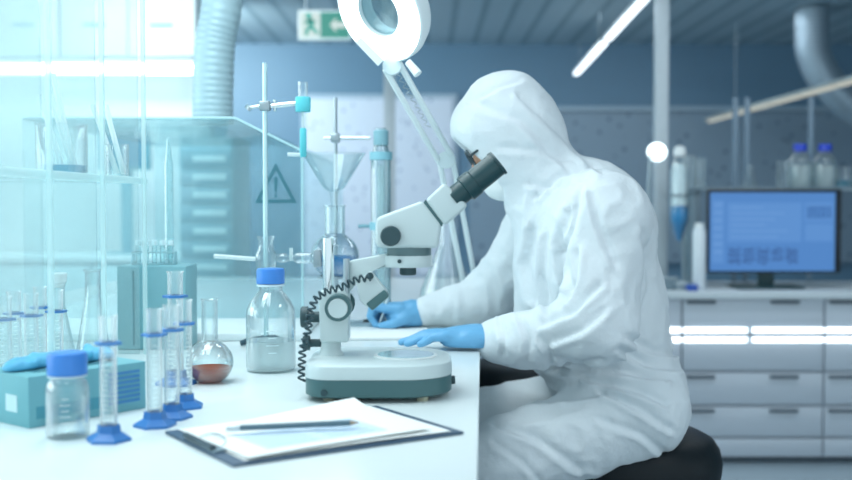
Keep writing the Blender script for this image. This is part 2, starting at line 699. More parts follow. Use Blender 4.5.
GLOVEM2 = mat('box_glove_blue', '5fb6dc', .5, noise=.06, bump=.2, bscale=60)
cs, sn = math.cos(ang), math.sin(ang)


def loc2(u, v, z):
    return Vector((n1.x + u * cs - v * sn, n1.y + u * sn + v * cs, BZ + z))


for nm, u0, v0, ln, hh, lb, sd in [('glove', .012, .065, .075, .018, 'crumpled blue glove poking from the near left of the box', 3),
                                   ('glove', .105, .062, .075, .024, 'crumpled blue glove poking up behind the small blue-capped bottle', 9)]:
    r = random.Random(sd)

    def fn(Pn, u0=u0, v0=v0, ln=ln, hh=hh, sd=sd):
        a = loc2(u0, v0, H + .004)
        b = loc2(u0 + ln, v0 + .012, H + .004)
        d = cap_d(Pn, a, b, .012, .016)
        for k in range(4):
            p = loc2(u0 + ln * (k + .5) / 4, v0 + [.02, -.018, .016, -.02][k], H + hh * (.4 + .5 * ((k * 7 + sd) % 3) / 2))
            d = smin(d, cap_d(Pn, loc2(u0 + ln * (k + .5) / 4, v0, H + .005), p, .013, .007), .01)
        d = d + .004 * (vnoise(Pn * 70, sd) - .5)
        fl = BZ + H + .0016 - Pn[..., 2]
        return np.maximum(d, fl)
    c = loc2(u0 + ln / 2, v0, H)
    V, Fc = sdf_mesh(fn, c - Vector((.1, .1, .01)), c + Vector((.1, .1, .06)), .0035)
    V = relax(V, Fc, 1)
    g = thing('glove', lb, 'glove', c, 0)
    # one-piece thing: mesh under its own origin
    COL.objects.unlink(g)
    bpy.data.objects.remove(g)
    V = V - np.array(c)
    o = np_obj('glove', V, Fc, GLOVEM2, None)
    o.location = c
    tag(o, lb, 'glove')


# ------------------------------------------------------------------ bottles and flasks
def ribbed_cap(r, z0, z1, n=40):
    b = MB()
    rings = []
    for z, k in ((z0, 1), (z1 - .004, 1), (z1, .93)):
        rings.append([Vector(((r * k - (.0006 if i % 2 else 0)) * math.cos(i * 2 * PI / n), (r * k - (.0006 if i % 2 else 0)) * math.sin(i * 2 * PI / n), z)) for i in range(n)])
    b.ring_loft(rings)
    return b


def bottle(name, label, loc, r, h, liquid=None, group=None, capm=BLUEC, nk=.47):
    """screw-capped laboratory bottle: radius r, overall height h"""
    t = thing(name, label, 'bottle', loc, .3, group)
    nr = r * nk
    hb = h * .88
    prof = [(r * .86, 0), (r * .97, h * .012), (r, h * .04), (r, h * .55), (r * .96, h * .61), (r * .82, h * .68), (max(r * .62, nr * 1.02), h * .745), (nr, h * .785), (nr, h * .82), (nr, hb)]
    zc_ = .855
    if nk > .6:      # wide-mouthed jar with a tall cap
        prof = [(r * .86, 0), (r * .97, h * .02), (r, h * .06), (r, h * .55), (r * .97, h * .61), (r * .9, h * .655), (nr, h * .69), (nr, hb)]
        zc_ = .745
    MB().lathe(vessel(prof, .0022), n=40, cap0=True, cap1=False).build('body', G, t)
    ribbed_cap(nr * 1.22, h * zc_, h).build('cap', capm, t, angle=60)
    MB().lathe([(nr * 1.02, h * (zc_ - .03)), (nr * 1.2, h * (zc_ - .025)), (nr * 1.2, h * (zc_ - .007)), (nr * 1.02, h * (zc_ - .005))], cap0=False, cap1=False).build('pouring_ring', mat('ring_pale', 'd8ecf4', .3) if capm is BLUEC else capm, t)
    if liquid:
        f, lm = liquid
        MB().lathe([(r * .8, .003), (r * .93, h * .03), (r * .955, h * .05), (r * .955, h * f)], n=40).build('liquid', lm, t)
    m = MB()
    for k in range(5):
        pts = []
        for q in range(5):
            an = -PI / 2 - .1 + (q / 4 - .5) * (.5 if k % 2 else .32)
            pts.append(Vector(((r + .0003) * math.cos(an), (r + .0003) * math.sin(an), h * (.2 + .07 * k))))
        m.grid([pts, [p + Vector((0, 0, .0012)) for p in pts]])
    m.build('scale_marks', mat('pale_marks'), t)
    return t


WATER = glass('clear_liquid', 'f4fafb', 'dcebef', .3, body=.5, body_col='f6fbfb')
BLUEL = glass('blue_liquid', '7cc6e6', '4aa6d4', .3, body=.45, body_col='56b4e0')
BLUEL2 = glass('pale_blue_liquid', '9fdcec', '70c4dc', .3, body=.35, body_col='7fd0e4')
REDL = glass('amber_red_liquid', 'c4644a', '9a4630', .15, body=.75, body_col='d2683f')
p = Q(68, 436.5)
bottle('reagent_bottle', 'small empty clear bottle with blue screw cap at the left front', p, .0295, .118, nk=.76)
p = Q(271, 370.5)
bottle('reagent_bottle', 'large clear bottle with blue screw cap left of the microscope', p, .0475, .198, (.30, WATER))


def florence(label, loc, R, h, liquid=None, name='round_flask', lv=.5, stopper=False, nr=None):
    t = thing(name, label, 'flask', loc)
    nr = nr or R * .38
    prof = [(R * .45, 0)]
    zc = R * .86
    for k in range(1, 15):
        a = -PI / 2 + (PI * .97) * k / 15 + .12
        rr = R * math.cos(a)
        zz = zc + R * math.sin(a) * .95
        if zz > .001 and (k < 8 or rr > nr * 1.03):
            prof.append((rr, zz))
    z1 = prof[-1][1]
    prof += [(nr, z1 + R * .12), (nr, h - .004), (nr * 1.12, h - .002), (nr * 1.12, h)]
    MB().lathe(vessel(prof, .0016), n=40, cap0=True, cap1=False).build('glass_body', G, t)
    if liquid:
        lp = [(max(r - .0022, .0005), z + (.0022 if i == 0 else 0)) for i, (r, z) in enumerate(prof) if z < lv * R * 2]
        MB().lathe(lp, n=40).build('liquid', liquid, t)
    return t


florence('round clear flask with amber red liquid in front of the blue-capped bottle', Q(210, 382), .0425, .152, REDL, lv=.34, nr=.0145)


def erlenmeyer(label, loc, R, h, nr, stopper=None, name='conical_flask', liquid=None, lv=.2):
    t = thing(name, label, 'flask', loc)
    prof = [(R * .92, 0), (R, .003), (R, .008), (R * .93, h * .15), (nr * 1.1, h * .66), (nr, h * .72), (nr, h - .005), (nr * 1.18, h - .003), (nr * 1.18, h)]
    MB().lathe(vessel(prof, .0016), n=36, cap0=True, cap1=False).build('glass_body', G, t)
    if liquid:
        MB().lathe([(R * .9, .003), (R * .95, .008), (R * .86, h * lv)], n=36).build('liquid', liquid, t)
    if stopper:
        MB().lathe([(nr * .8, h - .012), (nr * 1.25, h + .002), (nr * 1.35, h + .016), (nr * 1.2, h + .018)], n=24).build('stopper', stopper, t)
    return t


p = P(93, 300, 2.22)
erlenmeyer('slim conical flask behind the glove box, taller open-necked one', (p.x, 2.22, BZ), .036, .19, .0155)
p = P(58, 300, 2.22)
erlenmeyer('conical flask with white stopper behind the glass cylinders', (p.x, 2.22, BZ), .035, .165, .014, mat('white_stopper', 'f0f6f6', .5))

# ------------------------------------------------------------------ things on the glass shelf
SZ = 1.2565


def beaker(label, loc, R, h, liquid=None, lv=.4, name='beaker', group=None):
    t = thing(name, label, 'beaker', loc, 0, group)
    MB().lathe(vessel([(R * .95, 0), (R, .003), (R, h - .004), (R * 1.05, h)], .0016), n=36, cap0=True, cap1=False).build('glass_body', G, t)
    if liquid:
        MB().lathe([(R * .92, .003), (R * .955, .005), (R * .955, h * lv)], n=36).build('liquid', liquid, t)
    return t


bk = Vector((P(62, 165, 2.21).x, 2.21, SZ))
bk.x = min(bk.x, -.68)
beaker('beaker of pale blue liquid on the glass shelf', bk, .05, .105, BLUEL2, .22)
RODG = glass('rod_glass', 'f8ffff', 'd8f4f8', .75, body=.55, body_col='f8ffff')
for k, (dx, dy, tx, ty, lb) in enumerate([(.0, .01, -.030, .012, 'leftmost glass rod leaning out of the blue beaker on the shelf'),
                                           (.032, -.012, .009, -.010, 'rightmost and longest glass rod in the blue beaker on the shelf'),
                                           (.017, .02, -.011, .02, 'middle glass rod leaning out of the blue beaker on the shelf')]):
    a = bk + Vector((dx, dy, .009))
    b = bk + Vector((tx, ty, .107))
    d = (b - a)
    e = a + d * (2.0 if dx > .03 else 1.6)
    tag(MB().tube([a, a + d, e], .0055, 10).build('stirring_rod', RODG), lb, 'rod', 'glass rods on the shelf')
bk2 = Vector((-.69, 1.93, SZ))
erlenmeyer('wide conical flask on the glass shelf at the left edge', (-.73, 1.60, SZ), .055, .12, .017)
erlenmeyer('smaller conical flask on the glass shelf near the blue beaker', (-.80, 1.92, SZ), .05, .13, .017)
beaker('narrow clear tube beaker at the end of the glass shelf', (-.6485, 2.312, SZ), .025, .07)
for k, (tx, lb) in enumerate([(-.0195, 'left of two long bright glass rods leaning in the narrow tube beaker'), (-.003, 'right of two long bright glass rods leaning in the narrow tube beaker')]):
    a = Vector((-.6485 + tx + .019, 2.315 - .01 * k, SZ + .009))
    b = Vector((-.6485 + tx, 2.306 + .010 * k, SZ + .071))
    tag(MB().tube([a, b, a + (b - a) * 2.3], .0055, 10).build('stirring_rod', RODG), lb, 'rod', 'glass rods on the shelf')

# ------------------------------------------------------------------ teal cabinet with vial rack
bx0, bx1 = P(118, 300, 2.42).x, P(187, 300, 2.42).x
t = thing('instrument_case', 'teal grey upright instrument case behind the glass cylinders', 'case', ((bx0 + bx1) / 2, 2.47, BZ))
bm_ = MB().box(bx0, bx1, 2.41, 2.53, BZ, BZ + .185, .004)
bm_.build('body', mat('teal_grey_case', '80b2bb', .45), t, True)
MB().box(bx0 + .035, bx0 + .039, 2.4085, 2.412, BZ + .01, BZ + .175).build('seam', mat('case_seam', '4c8791', .5), t, True)
TZ = BZ + .1855
rx0, rx1 = P(133, 260, 2.46).x, P(176, 260, 2.46).x
t = thing('vial_rack', 'small clear vial rack standing on the teal instrument case', 'rack', ((rx0 + rx1) / 2, 2.46, TZ))
RK = glass('rack_acrylic', 'eefafb', 'c8e8ee', .5, body=.3, body_col='e0f4f6')
m = MB()
m.box(rx0, rx1, 2.446, 2.474, TZ + .026, TZ + .029)
m.build('top_plate', RK, t, True)
MB().box(rx0, rx1, 2.446, 2.474, TZ, TZ + .003).build('bottom_plate', RK, t, True)
for x in (rx0 + .001, rx1 - .001):
    MB().box(x - .001, x + .001, 2.446, 2.474, TZ + .0031, TZ + .0259).build('end_plate', RK, t, True)
for k in range(5):
    x = rx0 + .012 + k * (rx1 - rx0 - .024) / 4
    v = thing('vial', ['first vial from the left in the small rack on the teal case', 'second vial from the left in the small rack on the teal case', 'middle vial in the small rack on the teal case', 'fourth vial from the left in the small rack on the teal case', 'last vial at the right of the small rack on the teal case'][k], 'vial', (x, 2.46, TZ + .0035), 0, 'vials in the small rack')
    MB().lathe(vessel([(.005, 0), (.0058, .002), (.0058, .044)], .0008), n=16, cap1=False).build('glass_body', GF, v)
    MB().lathe([(.0062, .040), (.0062, .05), (.0055, .051)], n=16).build('cap', mat('pale_vial_cap', 'cfe9ee', .4), v)
x = P(169, 200, 2.505).x
t = thing('measuring_cylinder', 'tall thin pipette cylinder standing behind the vial rack', 'measuring cylinder', (x, 2.505, TZ))
MB().lathe([(.019, 0), (.019, .003), (.008, .008), (.008, .012)], n=24).build('base', RK, t)
MB().lathe(vessel([(.0095, .0125), (.0098, .225), (.006, .25), (.004, .285)], .001), n=20, cap1=False).build('tube', glass('tall_tube_glass', 'f0fbfc', 'cdeef2', .7, body=.12), t)
# ================================================================== CLIPBOARD
c1, c2, c3, c4 = Q(160, 436), Q(233, 468), Q(470, 437), Q(380, 411)
ux = ((c3 - c2) + (c4 - c1)) / 2
Lc = ux.length
ang = math.atan2(ux.y, ux.x) + .045
vy = ((c1 - c2) + (c4 - c3)) / 2
Wc = abs(-math.sin(ang) * vy.x + math.cos(ang) * vy.y) * 1.03
t = thing('clipboard', 'dark blue-grey clipboard lying at the front of the bench', 'clipboard', (c2.x, c2.y, BZ + .0005), ang)
MB().box(0, Lc, 0, Wc, 0, .004, .0012).build('board', mat('slate_board', '3f5970', .45), t)
k = MB()
k.box(.002, .022, Wc * .28, Wc * .72, .0042, .008, .001)
k.build('clip_plate', mat('clip_metal', '8fa3ac', .3, .9), t)
MB().tube([(.004, Wc * .3, .010), (.004, Wc * .7, .010)], .0045, 12).build('clip_hinge', mat('clip_dark', '4a5a63', .4, .6), t)
k = MB()
k.tube(catmull([(.018, Wc * .36, .0085), (.03, Wc * .40, .013), (.034, Wc * .5, .014), (.03, Wc * .60, .013), (.018, Wc * .64, .0085)]), .0015, 8)
k.build('clip_lever', CHROME, t)


def bcl(u, v, z):
    return Vector((c2.x + u * math.cos(ang) - v * math.sin(ang), c2.y + u * math.sin(ang) + v * math.cos(ang), BZ + .0005 + z))


PAPER = mat('white_paper', 'f1f4f2', .7, noise=.015)


def paper_fn(u0, v0, w, h, rot, z0, curl):
    c, s_ = math.cos(rot), math.sin(rot)

    def f(u, v):
        x, y = u * w, v * h
        z = z0 + curl(u, v)
        return bcl(u0 + x * c - y * s_, v0 + x * s_ + y * c, z)
    return f


o = MB().sheet(paper_fn(.018, .006, Lc - .035, Wc - .012, 0, .0052, lambda u, v: .002 * math.sin(3 * u)), 16, 10, .0004).build('paper_sheet', PAPER)
tag(o, 'lower white paper sheet lying square on the clipboard', 'paper', 'papers on the clipboard')
o = MB().sheet(paper_fn(.022, .004, .285, .2, .05, .0085, lambda u, v: .002 * math.sin(3 * u) + .022 * max(0, v - .55) ** 1.5 * max(0, u - .35) * 3 + .004 * max(0, u - .6) + .008 * max(0, v - .6) ** 2), 18, 14, .0004)
tp = thing('paper_sheet', 'upper paper sheet with blue printed area and curled back corner', 'paper', bcl(.15, .1, .0085), 0, 'papers on the clipboard')
o.build('sheet', PAPER, tp, True)
fn = paper_fn(.022, .004, .285, .2, .05, .0089, lambda u, v: .002 * math.sin(3 * u) + .022 * max(0, v - .55) ** 1.5 * max(0, u - .35) * 3 + .004 * max(0, u - .6) + .008 * max(0, v - .6) ** 2)
MB().sheet(lambda u, v: fn(.14 + .66 * u, .12 + .5 * v), 8, 8, .0002).build('printed_block', mat('pale_blue_print', 'cfe3f2', .7), tp, True)
q = MB()
for r_ in range(5):
    for cc in range(2):
        q.sheet(lambda u, v, r_=r_, cc=cc: fn(.17 + .32 * cc + .26 * u, .17 + .085 * r_ + .012 * v) + Vector((0, 0, .0003)), 4, 1, .0002)
q.build('printed_lines', mat('blue_print_lines', '9fc0de', .7), tp, True)
# pencil
pa_, pb_ = Q(226, 428.5, BZ + .019), Q(359, 422.5, BZ + .02)
d = (pb_ - pa_)
pen = thing('pen', 'slim dark grey pen lying across the clipboard papers', 'pen', pa_)
MB().cyl(pa_ + d * .10, pa_ + d * .93, .0042, n=12).build('barrel', mat('pen_grey', '55707c', .35), pen, True)
MB().cyl(pa_, pa_ + d * .10, .0045, n=12).build('end_cap', mat('pen_silver', 'c4d0d4', .25, .8), pen, True)
MB().cyl(pa_ + d * .93, pb_, .0040, .0008, n=12).build('tip', mat('pen_tip', 'a08d78', .5), pen, True)

# ================================================================== MICROSCOPE
MY = 1.9


def M3(px, py, Y=MY):
    return P(px, py, Y)


def xz(px, py, Y=MY):
    p = P(px, py, Y)
    return (p.x, p.z)


mic = thing('microscope', 'white stereo microscope with dark eyepieces on the bench front', 'microscope', (-.08, MY, BZ))


def rrect(x0, x1, y0, y1, rl, rr, n=10):
    pts = []
    for cx, cy, r, a0 in ((x1 - rr, y0 + rr, rr, -PI / 2), (x1 - rr, y1 - rr, rr, 0), (x0 + rl, y1 - rl, rl, PI / 2), (x0 + rl, y0 + rl, rl, PI)):
        for k in range(n + 1):
            a = a0 + PI / 2 * k / n
            pts.append((cx + r * math.cos(a), cy + r * math.sin(a)))
    return pts


bx0, bx1 = -.200, .044
out = rrect(bx0, bx1, 1.77, 2.0, .045, .085)


def off(poly, s):
    cx, cy = (bx0 + bx1) / 2, 1.885
    return [((x - cx) * s + cx, (y - cy) * s + cy) for x, y in poly]


rings = [[Vector((x, y, z)) for x, y in off(out, s)] for s, z in ((1.0, .9185), (1.0, .932), (.985, .9395), (.95, .9425))]
MB().ring_loft(rings).build('base_cover', MICROW, mic, True)
rings = [[Vector((x, y, z)) for x, y in off(out, s)] for s, z in ((.96, .888), (.995, .891), (.995, .918))]
MB().ring_loft(rings).build('base_plinth', MICROD, mic, True)
for x, y in ((bx0 + .04, 1.805), (bx1 - .05, 1.80), (bx0 + .04, 1.97), (bx1 - .05, 1.975)):
    MB().lathe([(.009, BZ), (.011, .8885)], (x, y, 0), n=16).build('foot', mat('rubber_foot', 'b8b7a0', .7), mic, True)
p = M3(324.5, 392, 1.78)
MB().cyl((p.x, 1.78, p.z), (p.x, 1.771 - .0025, p.z), .0055, n=18).build('screw', BLACKP, mic, True)
MB().box(bx1 - .006, bx1 + .006, 1.86, 1.88, .897, .909, .002).build('switch', BLACKP, mic, True)
sp = M3(406, 352)
MB().lathe([(.055, .9425), (.055, .9445), (.05, .9455)], (sp.x, 1.88, 0), n=48).build('stage_ring', mat('stage_ring', 'dfe7e7', .3), mic, True)
MB().lathe([(.0485, .9452), (.0485, .9462)], (sp.x, 1.88, 0), n=48).build('stage_plate', mat('stage_glass', '9fc4cc', .08, coat=.6), mic, True)
# column
cx = M3(331, 350).x
MB().lathe([(.0215, .942), (.0205, .946), (.0175, .950), (.0175, .968)], (cx, MY, 0), n=28).build('column_socket', MICROW, mic, True)
rx = M3(328.5, 300).x
MB().cyl((rx, MY, .96), (rx, MY, M3(328.5, 238).z), .0098, n=24).build('column_rod', CHROME, mic, True)
rx2 = M3(347.5, 280).x
MB().cyl((rx2, MY - .0235, M3(347, 292).z), (rx2, MY - .0235, M3(347, 258).z), .0055, n=18).build('rack_rod', STEEL, mic, True)
poly = [xz(*q) for q in ((320, 290), (349.5, 288), (349.5, 340.5), (321.5, 340.5))]
MB().prism(poly, MY - .029, MY + .029, .004).build('focus_block', MICROW, mic, True)
kc = M3(338.5, 307.5, 1.86)
MB().cyl((kc.x, MY - .03, kc.z), (kc.x, MY - .055, kc.z), .0232, .0222, 36).build('focus_knob', MICROD, mic, True, angle=30)
MB().lathe([(.0165, 0), (.0165, .002), (.0155, .003)], (kc.x, MY - .0548, kc.z), (0, -1, 0), 32).build('knob_face', MICROW, mic, True)
MB().cyl((kc.x, MY + .03, kc.z), (kc.x, MY + .055, kc.z), .0232, .0222, 36).build('focus_knob', MICROD, mic, True, angle=30)
for (px0, px1, pyc, r, yy) in ((301, 322, 317, .0185, MY), (303, 323, 343, .013, MY)):
    a, b = M3(px0, pyc, yy), M3(px1, pyc, yy)
    MB().lathe([(r * .9, 0), (r, .002), (r, .012), (r * .55, .0125), (r * .5, b.x - a.x)], a, (1, 0, 0), 24).build('clamp_knob', BLACKP, mic, True)
poly = [xz(*q) for q in ((348, 262), (353, 260), (388, 253.5), (388, 265.5), (374, 268), (366, 273), (357, 283), (349.5, 292), (343, 292), (343, 287))]
MB().prism(poly, MY - .018, MY + .018, .003).build('arm', MICROW, mic, True)
# lamp block hanging on the arm
ld = Vector((math.cos(math.radians(-38)), 0, math.sin(math.radians(-38))))
poly = [xz(*q, 1.88) for q in ((357, 281), (371, 270.5), (388, 291), (368, 306.5), (361, 300))]
MB().prism(poly, MY - .045, MY - .012, .003).build('lamp_housing', MICROW, mic, True)
poly = [xz(*q, 1.88) for q in ((366.5, 302.5), (385, 288), (390, 295), (373, 309.5))]
MB().prism(poly, MY - .048, MY - .009, .003).build('lamp_nose', MICROD, mic, True)
sc_ = M3(370, 276, 1.85)
MB().cyl((sc_.x, MY - .046, sc_.z), (sc_.x, MY - .052, sc_.z), .0062, n=18).build('lamp_screw', BLACKP, mic, True)
# coiled cord
path = catmull([M3(*q, Yq) for *q, Yq in ((370, 278, 1.845), (357, 279.5, 1.842), (342, 287, 1.838), (327, 291, 1.835), (315, 300, 1.835), (310, 315, 1.835), (308, 330, 1.835), (303, 347, 1.835), (302, 362, 1.832), (301.5, 380, 1.826))], 60)
acc = [0]
for i in range(1, len(path)):
    acc.append(acc[-1] + (path[i] - path[i - 1]).length)
coil = []
prev = None
for i, p in enumerate(path):
    tt = (path[min(i + 1, len(path) - 1)] - path[max(i - 1, 0)]).normalized()
    if prev is None:
        prev = tt.orthogonal().normalized()
    prev = (prev - tt * prev.dot(tt)).normalized()
    b = tt.cross(prev)
    ph = acc[i] / .0105 * 2 * PI
    coil.append(p + prev * (.0055 * math.cos(ph)) + b * (.0055 * math.sin(ph)))
MB().tube(coil[::2], .0019, 6).build('coiled_cord', mat('cord_dark', '24434c', .5), mic, True)
MB().tube([coil[-1], Vector((coil[-1].x + .003, 1.84, coil[-1].z - .003)), Vector((bx0 + .022, 1.85, .925))], .0026, 8).build('cord_plug', BLACKP, mic, True)
# head
hx = M3(408, 260).x
z = lambda py: M3(408, py).z
MB().lathe([(.0415, z(266.5)), (.0425, z(265.5)), (.0425, z(256)), (.0415, z(255))], (hx, MY, 0), n=44).build('head_carrier', MICROW, mic, True)
MB().lathe([(.0385, z(255)), (.0385, z(246.5))], (hx + .002, MY, 0), n=44).build('swivel_ring', mat('swivel_grey', '5c777b', .35), mic, True)
MB().lathe([(.0125, z(275)), (.0145, z(274)), (.0145, z(266.6))], (hx, MY, 0), n=28).build('objective', BLACKP, mic, True)
p = M3(400, 260)
MB().cyl((p.x, MY - .044, p.z), (p.x, MY - .0405, p.z), .0035, n=14).build('carrier_screw', BLACKP, mic, True)
poly = [xz(*q) for q in ((376.5, 243), (376.5, 220), (379.5, 216.5), (423, 200.5), (441, 224), (438, 247), (380, 247))]
MB().prism(poly, MY - .043, MY + .043, .006, 3).build('head_body', MICROW, mic, True)
a, b = M3(424.5, 200), M3(441.5, 226)
poly = [xz(*q) for q in ((423.2, 203), (425.5, 199.5), (443, 223.5), (441, 226.5))]
MB().prism(poly, MY - .0405, MY + .0405, .001).build('head_seam', MICROD, mic, True)
poly = [xz(*q) for q in ((425.5, 200), (444, 183), (467.5, 205.5), (444.5, 225.5))]
MB().prism(poly, MY - .046, MY + .046, .006, 3).build('binocular_body', MICROW, mic, True)
kk = M3(391.5, 235)
for s_ in (-1, 1):
    MB().lathe([(.016, 0), (.0172, .002), (.0172, .012), (.0155, .014)], (kk.x, MY + s_ * .0432, kk.z), (0, s_, 0), 32).build('zoom_knob', BLACKP, mic, True)
for s_ in (-1, 1):
    Y = MY + s_ * .029
    a = P(455.5, 197, MY)
    b = P(496.5, 164, MY)
    a.y = b.y = Y
    d = (b - a)
    ln = d.length
    MB().lathe([(.0195, -.006), (.0195, ln * .22), (.0235, ln * .24), (.0235, ln * .45), (.0215, ln * .47), (.0215, ln * .93), (.0205, ln), (.0165, ln), (.016, ln * .85)], a, d, 36).build('eyepiece', mat('eyepiece_dark', '1c4146', .38), mic, True)
    MB().lathe([(.0205, ln * .98), (.0232, ln * .985), (.0232, ln * 1.03), (.019, ln * 1.03)], a, d, 36).build('eyecup', BLACKP, mic, True)
    MB().lathe([(.0162, ln * .86), (.0162, ln * .87)], a, d, 28).build('lens', mat('lens_dark', '26485a', .05, coat=1), mic, True)

# ================================================================== NOTEBOOK UNDER THE HANDS
na = [Q(352, 344), Q(372, 331), Q(452, 322), Q(470, 345)]
nb0 = Q(345, 345)
t = thing('notepad', 'white notepad lying under the writing hand behind the microscope', 'notepad', Q(400, 334))
cpt = Q(400, 334)
rz = .06


def npt(u, v, z):
    return Vector((cpt.x + u * math.cos(rz) - v * math.sin(rz), cpt.y + u * math.sin(rz) + v * math.cos(rz), z))


MB().sheet(lambda u, v: npt(-.14 + .21 * u, -.12 + .30 * v, BZ + .0065), 4, 6, .006).build('page_block', PAPER, t, True)
MB().sheet(lambda u, v: npt(-.143 + .216 * u, -.123 + .306 * v, BZ + .0004 + .0002), 2, 2, .0006).build('cover', mat('pad_cover', '5d7c8c', .5), t, True)
# ================================================================== PERSON
FS = 2.55


def pt(px, py, Y):
    return np.array(P(px, py, Y))


HC = np.array((P(508, 139, FS).x, FS, P(508, 139, FS).z))
pit = math.radians(32)
hf = np.array((-math.cos(pit), 0, -math.sin(pit)))
hu = np.array((-math.sin(pit), 0, math.cos(pit)))
hs = np.array((0, 1., 0))


def HL(f_, s_, u_):
    return HC + hf * f_ + hs * s_ + hu * u_


HR = np.stack([hf, hs, hu], 1)
person = thing('person', 'person in white hooded coverall and blue gloves seated writing at the bench', 'person', (.45, FS, .68))
pl = np.array(person.location)


def body_fn(Pn):
    d = ell_d(Pn, HL(-.012, 0, .025), (.092, .076, .098), HR)
    d = smin(d, ell_d(Pn, HL(.03, 0, -.05), (.052, .056, .066), HR), .03)
    d = smin(d, cap_d(Pn, HL(.052, -.012, -.1), HL(.052, .012, -.1), .018, .018), .025)          # chin
    d = smin(d, cap_d(Pn, HL(.078, 0, .01), HL(.105, 0, -.03), .008, .013), .012)                # nose
    for s_ in (-1, 1):
        d = smin(d, ell_d(Pn, HL(.108, s_ * 0, -.03), (.008, .015, .008), HR), .01)
        d = smin(d, cap_d(Pn, HL(.08, s_ * .018, .027), HL(.066, s_ * .05, .026), .009, .007), .012)   # brow
        d = smin(d, ell_d(Pn, HL(.058, s_ * .042, -.028), (.02, .02, .018), HR), .02)           # cheek
        d = -smin(-d, ell_d(Pn, HL(.088, s_ * .032, .008), (.012, .016, .010), HR), .008)       # socket
        d = smin(d, ell_d(Pn, HL(.070, s_ * .032, .008), (.013, .013, .013), HR), .004)         # eyeball
        d = smin(d, ell_d(Pn, HL(-.012, s_ * .078, -.012), (.018, .01, .032), HR), .006)        # ear
    d = smin(d, cap_d(Pn, HL(.076, -.016, -.068), HL(.076, .016, -.068), .008, .008), .008)      # lips
    d = smin(d, cap_d(Pn, HL(-.03, 0, -.05), pt(575, 205, FS), .056, .075), .03)
    d = smin(d, cap_d(Pn, pt(590, 222, 2.42), pt(590, 222, 2.68), .07, .07), .05)
    return d


lo = np.array((P(440, 60, FS).x, 2.3, P(500, 290, FS).z))
hi = np.array((P(650, 60, FS).x, 2.8, P(500, 70, FS).z))
V, Fc = sdf_mesh(body_fn, lo, hi, .0045)
V = relax(V, Fc, 1)
SKIN = mat('skin', 'c99a80', .5, noise=.08)
np_obj('body', V - pl, Fc, SKIN, person)
for s_ in (-1, 1):
    c = HL(.0775, s_ * .032, .008)
    MB().sphere(c, .0075).build('eye', mat('eye_dark', '2a2a30', .2), person, True)
# spectacles
gm = MB()
for s_ in (-1, 1):
    c = HL(.098, s_ * .034, .006)
    gm.tube([c + (hs * .030 * math.cos(a) + hu * .021 * math.sin(a)) for a in np.linspace(0, 2 * PI, 20, endpoint=False)], .0026, 8, closed=True)
    gm.tube([HL(.098, s_ * .064, .012), HL(.08, s_ * .078, .014), HL(-.01, s_ * .086, .012)], .0032, 8)
gm.tube([HL(.098, -.005, .010), HL(.102, 0, .013), HL(.098, .005, .010)], .0024, 8)
gl_ = gm.build('spectacles', mat('spectacle_frame', '23363f', .35), person, True)


def mask_fn(Pn):
    d = smin(body_fn(Pn) - .006, ell_d(Pn, HL(.068, 0, -.074), (.042, .047, .044), HR), .02)
    m = ell_d(Pn, HL(.075, 0, -.070), (.066, .066, .058), HR)
    return np.maximum(d, m)


V, Fc = sdf_mesh(mask_fn, HC + np.array((-.22, -.1, -.25)), HC + np.array((.12, .1, .08)), .004)
V = relax(V, Fc, 1)
np_obj('mask', V - pl, Fc, mat('white_mask', 'e8eeee', .7, bump=.1), person)

# --- coverall
nsh = pt(606, 219, 2.36)
nel = pt(597, 328, 2.295)
nwr = pt(497, 341, 2.42)
fsh = pt(548, 218, 2.75)
fel = pt(486, 300, 2.84)
fwr = pt(428, 312, 2.80)
nhip, nkn = pt(640, 412, 2.43), pt(503, 461, 2.40)
fhip, fkn = pt(628, 398, 2.68), pt(492, 424, 2.72)
nan = np.array((.17, 2.40, .12))
fan = np.array((.15, 2.74, .12))


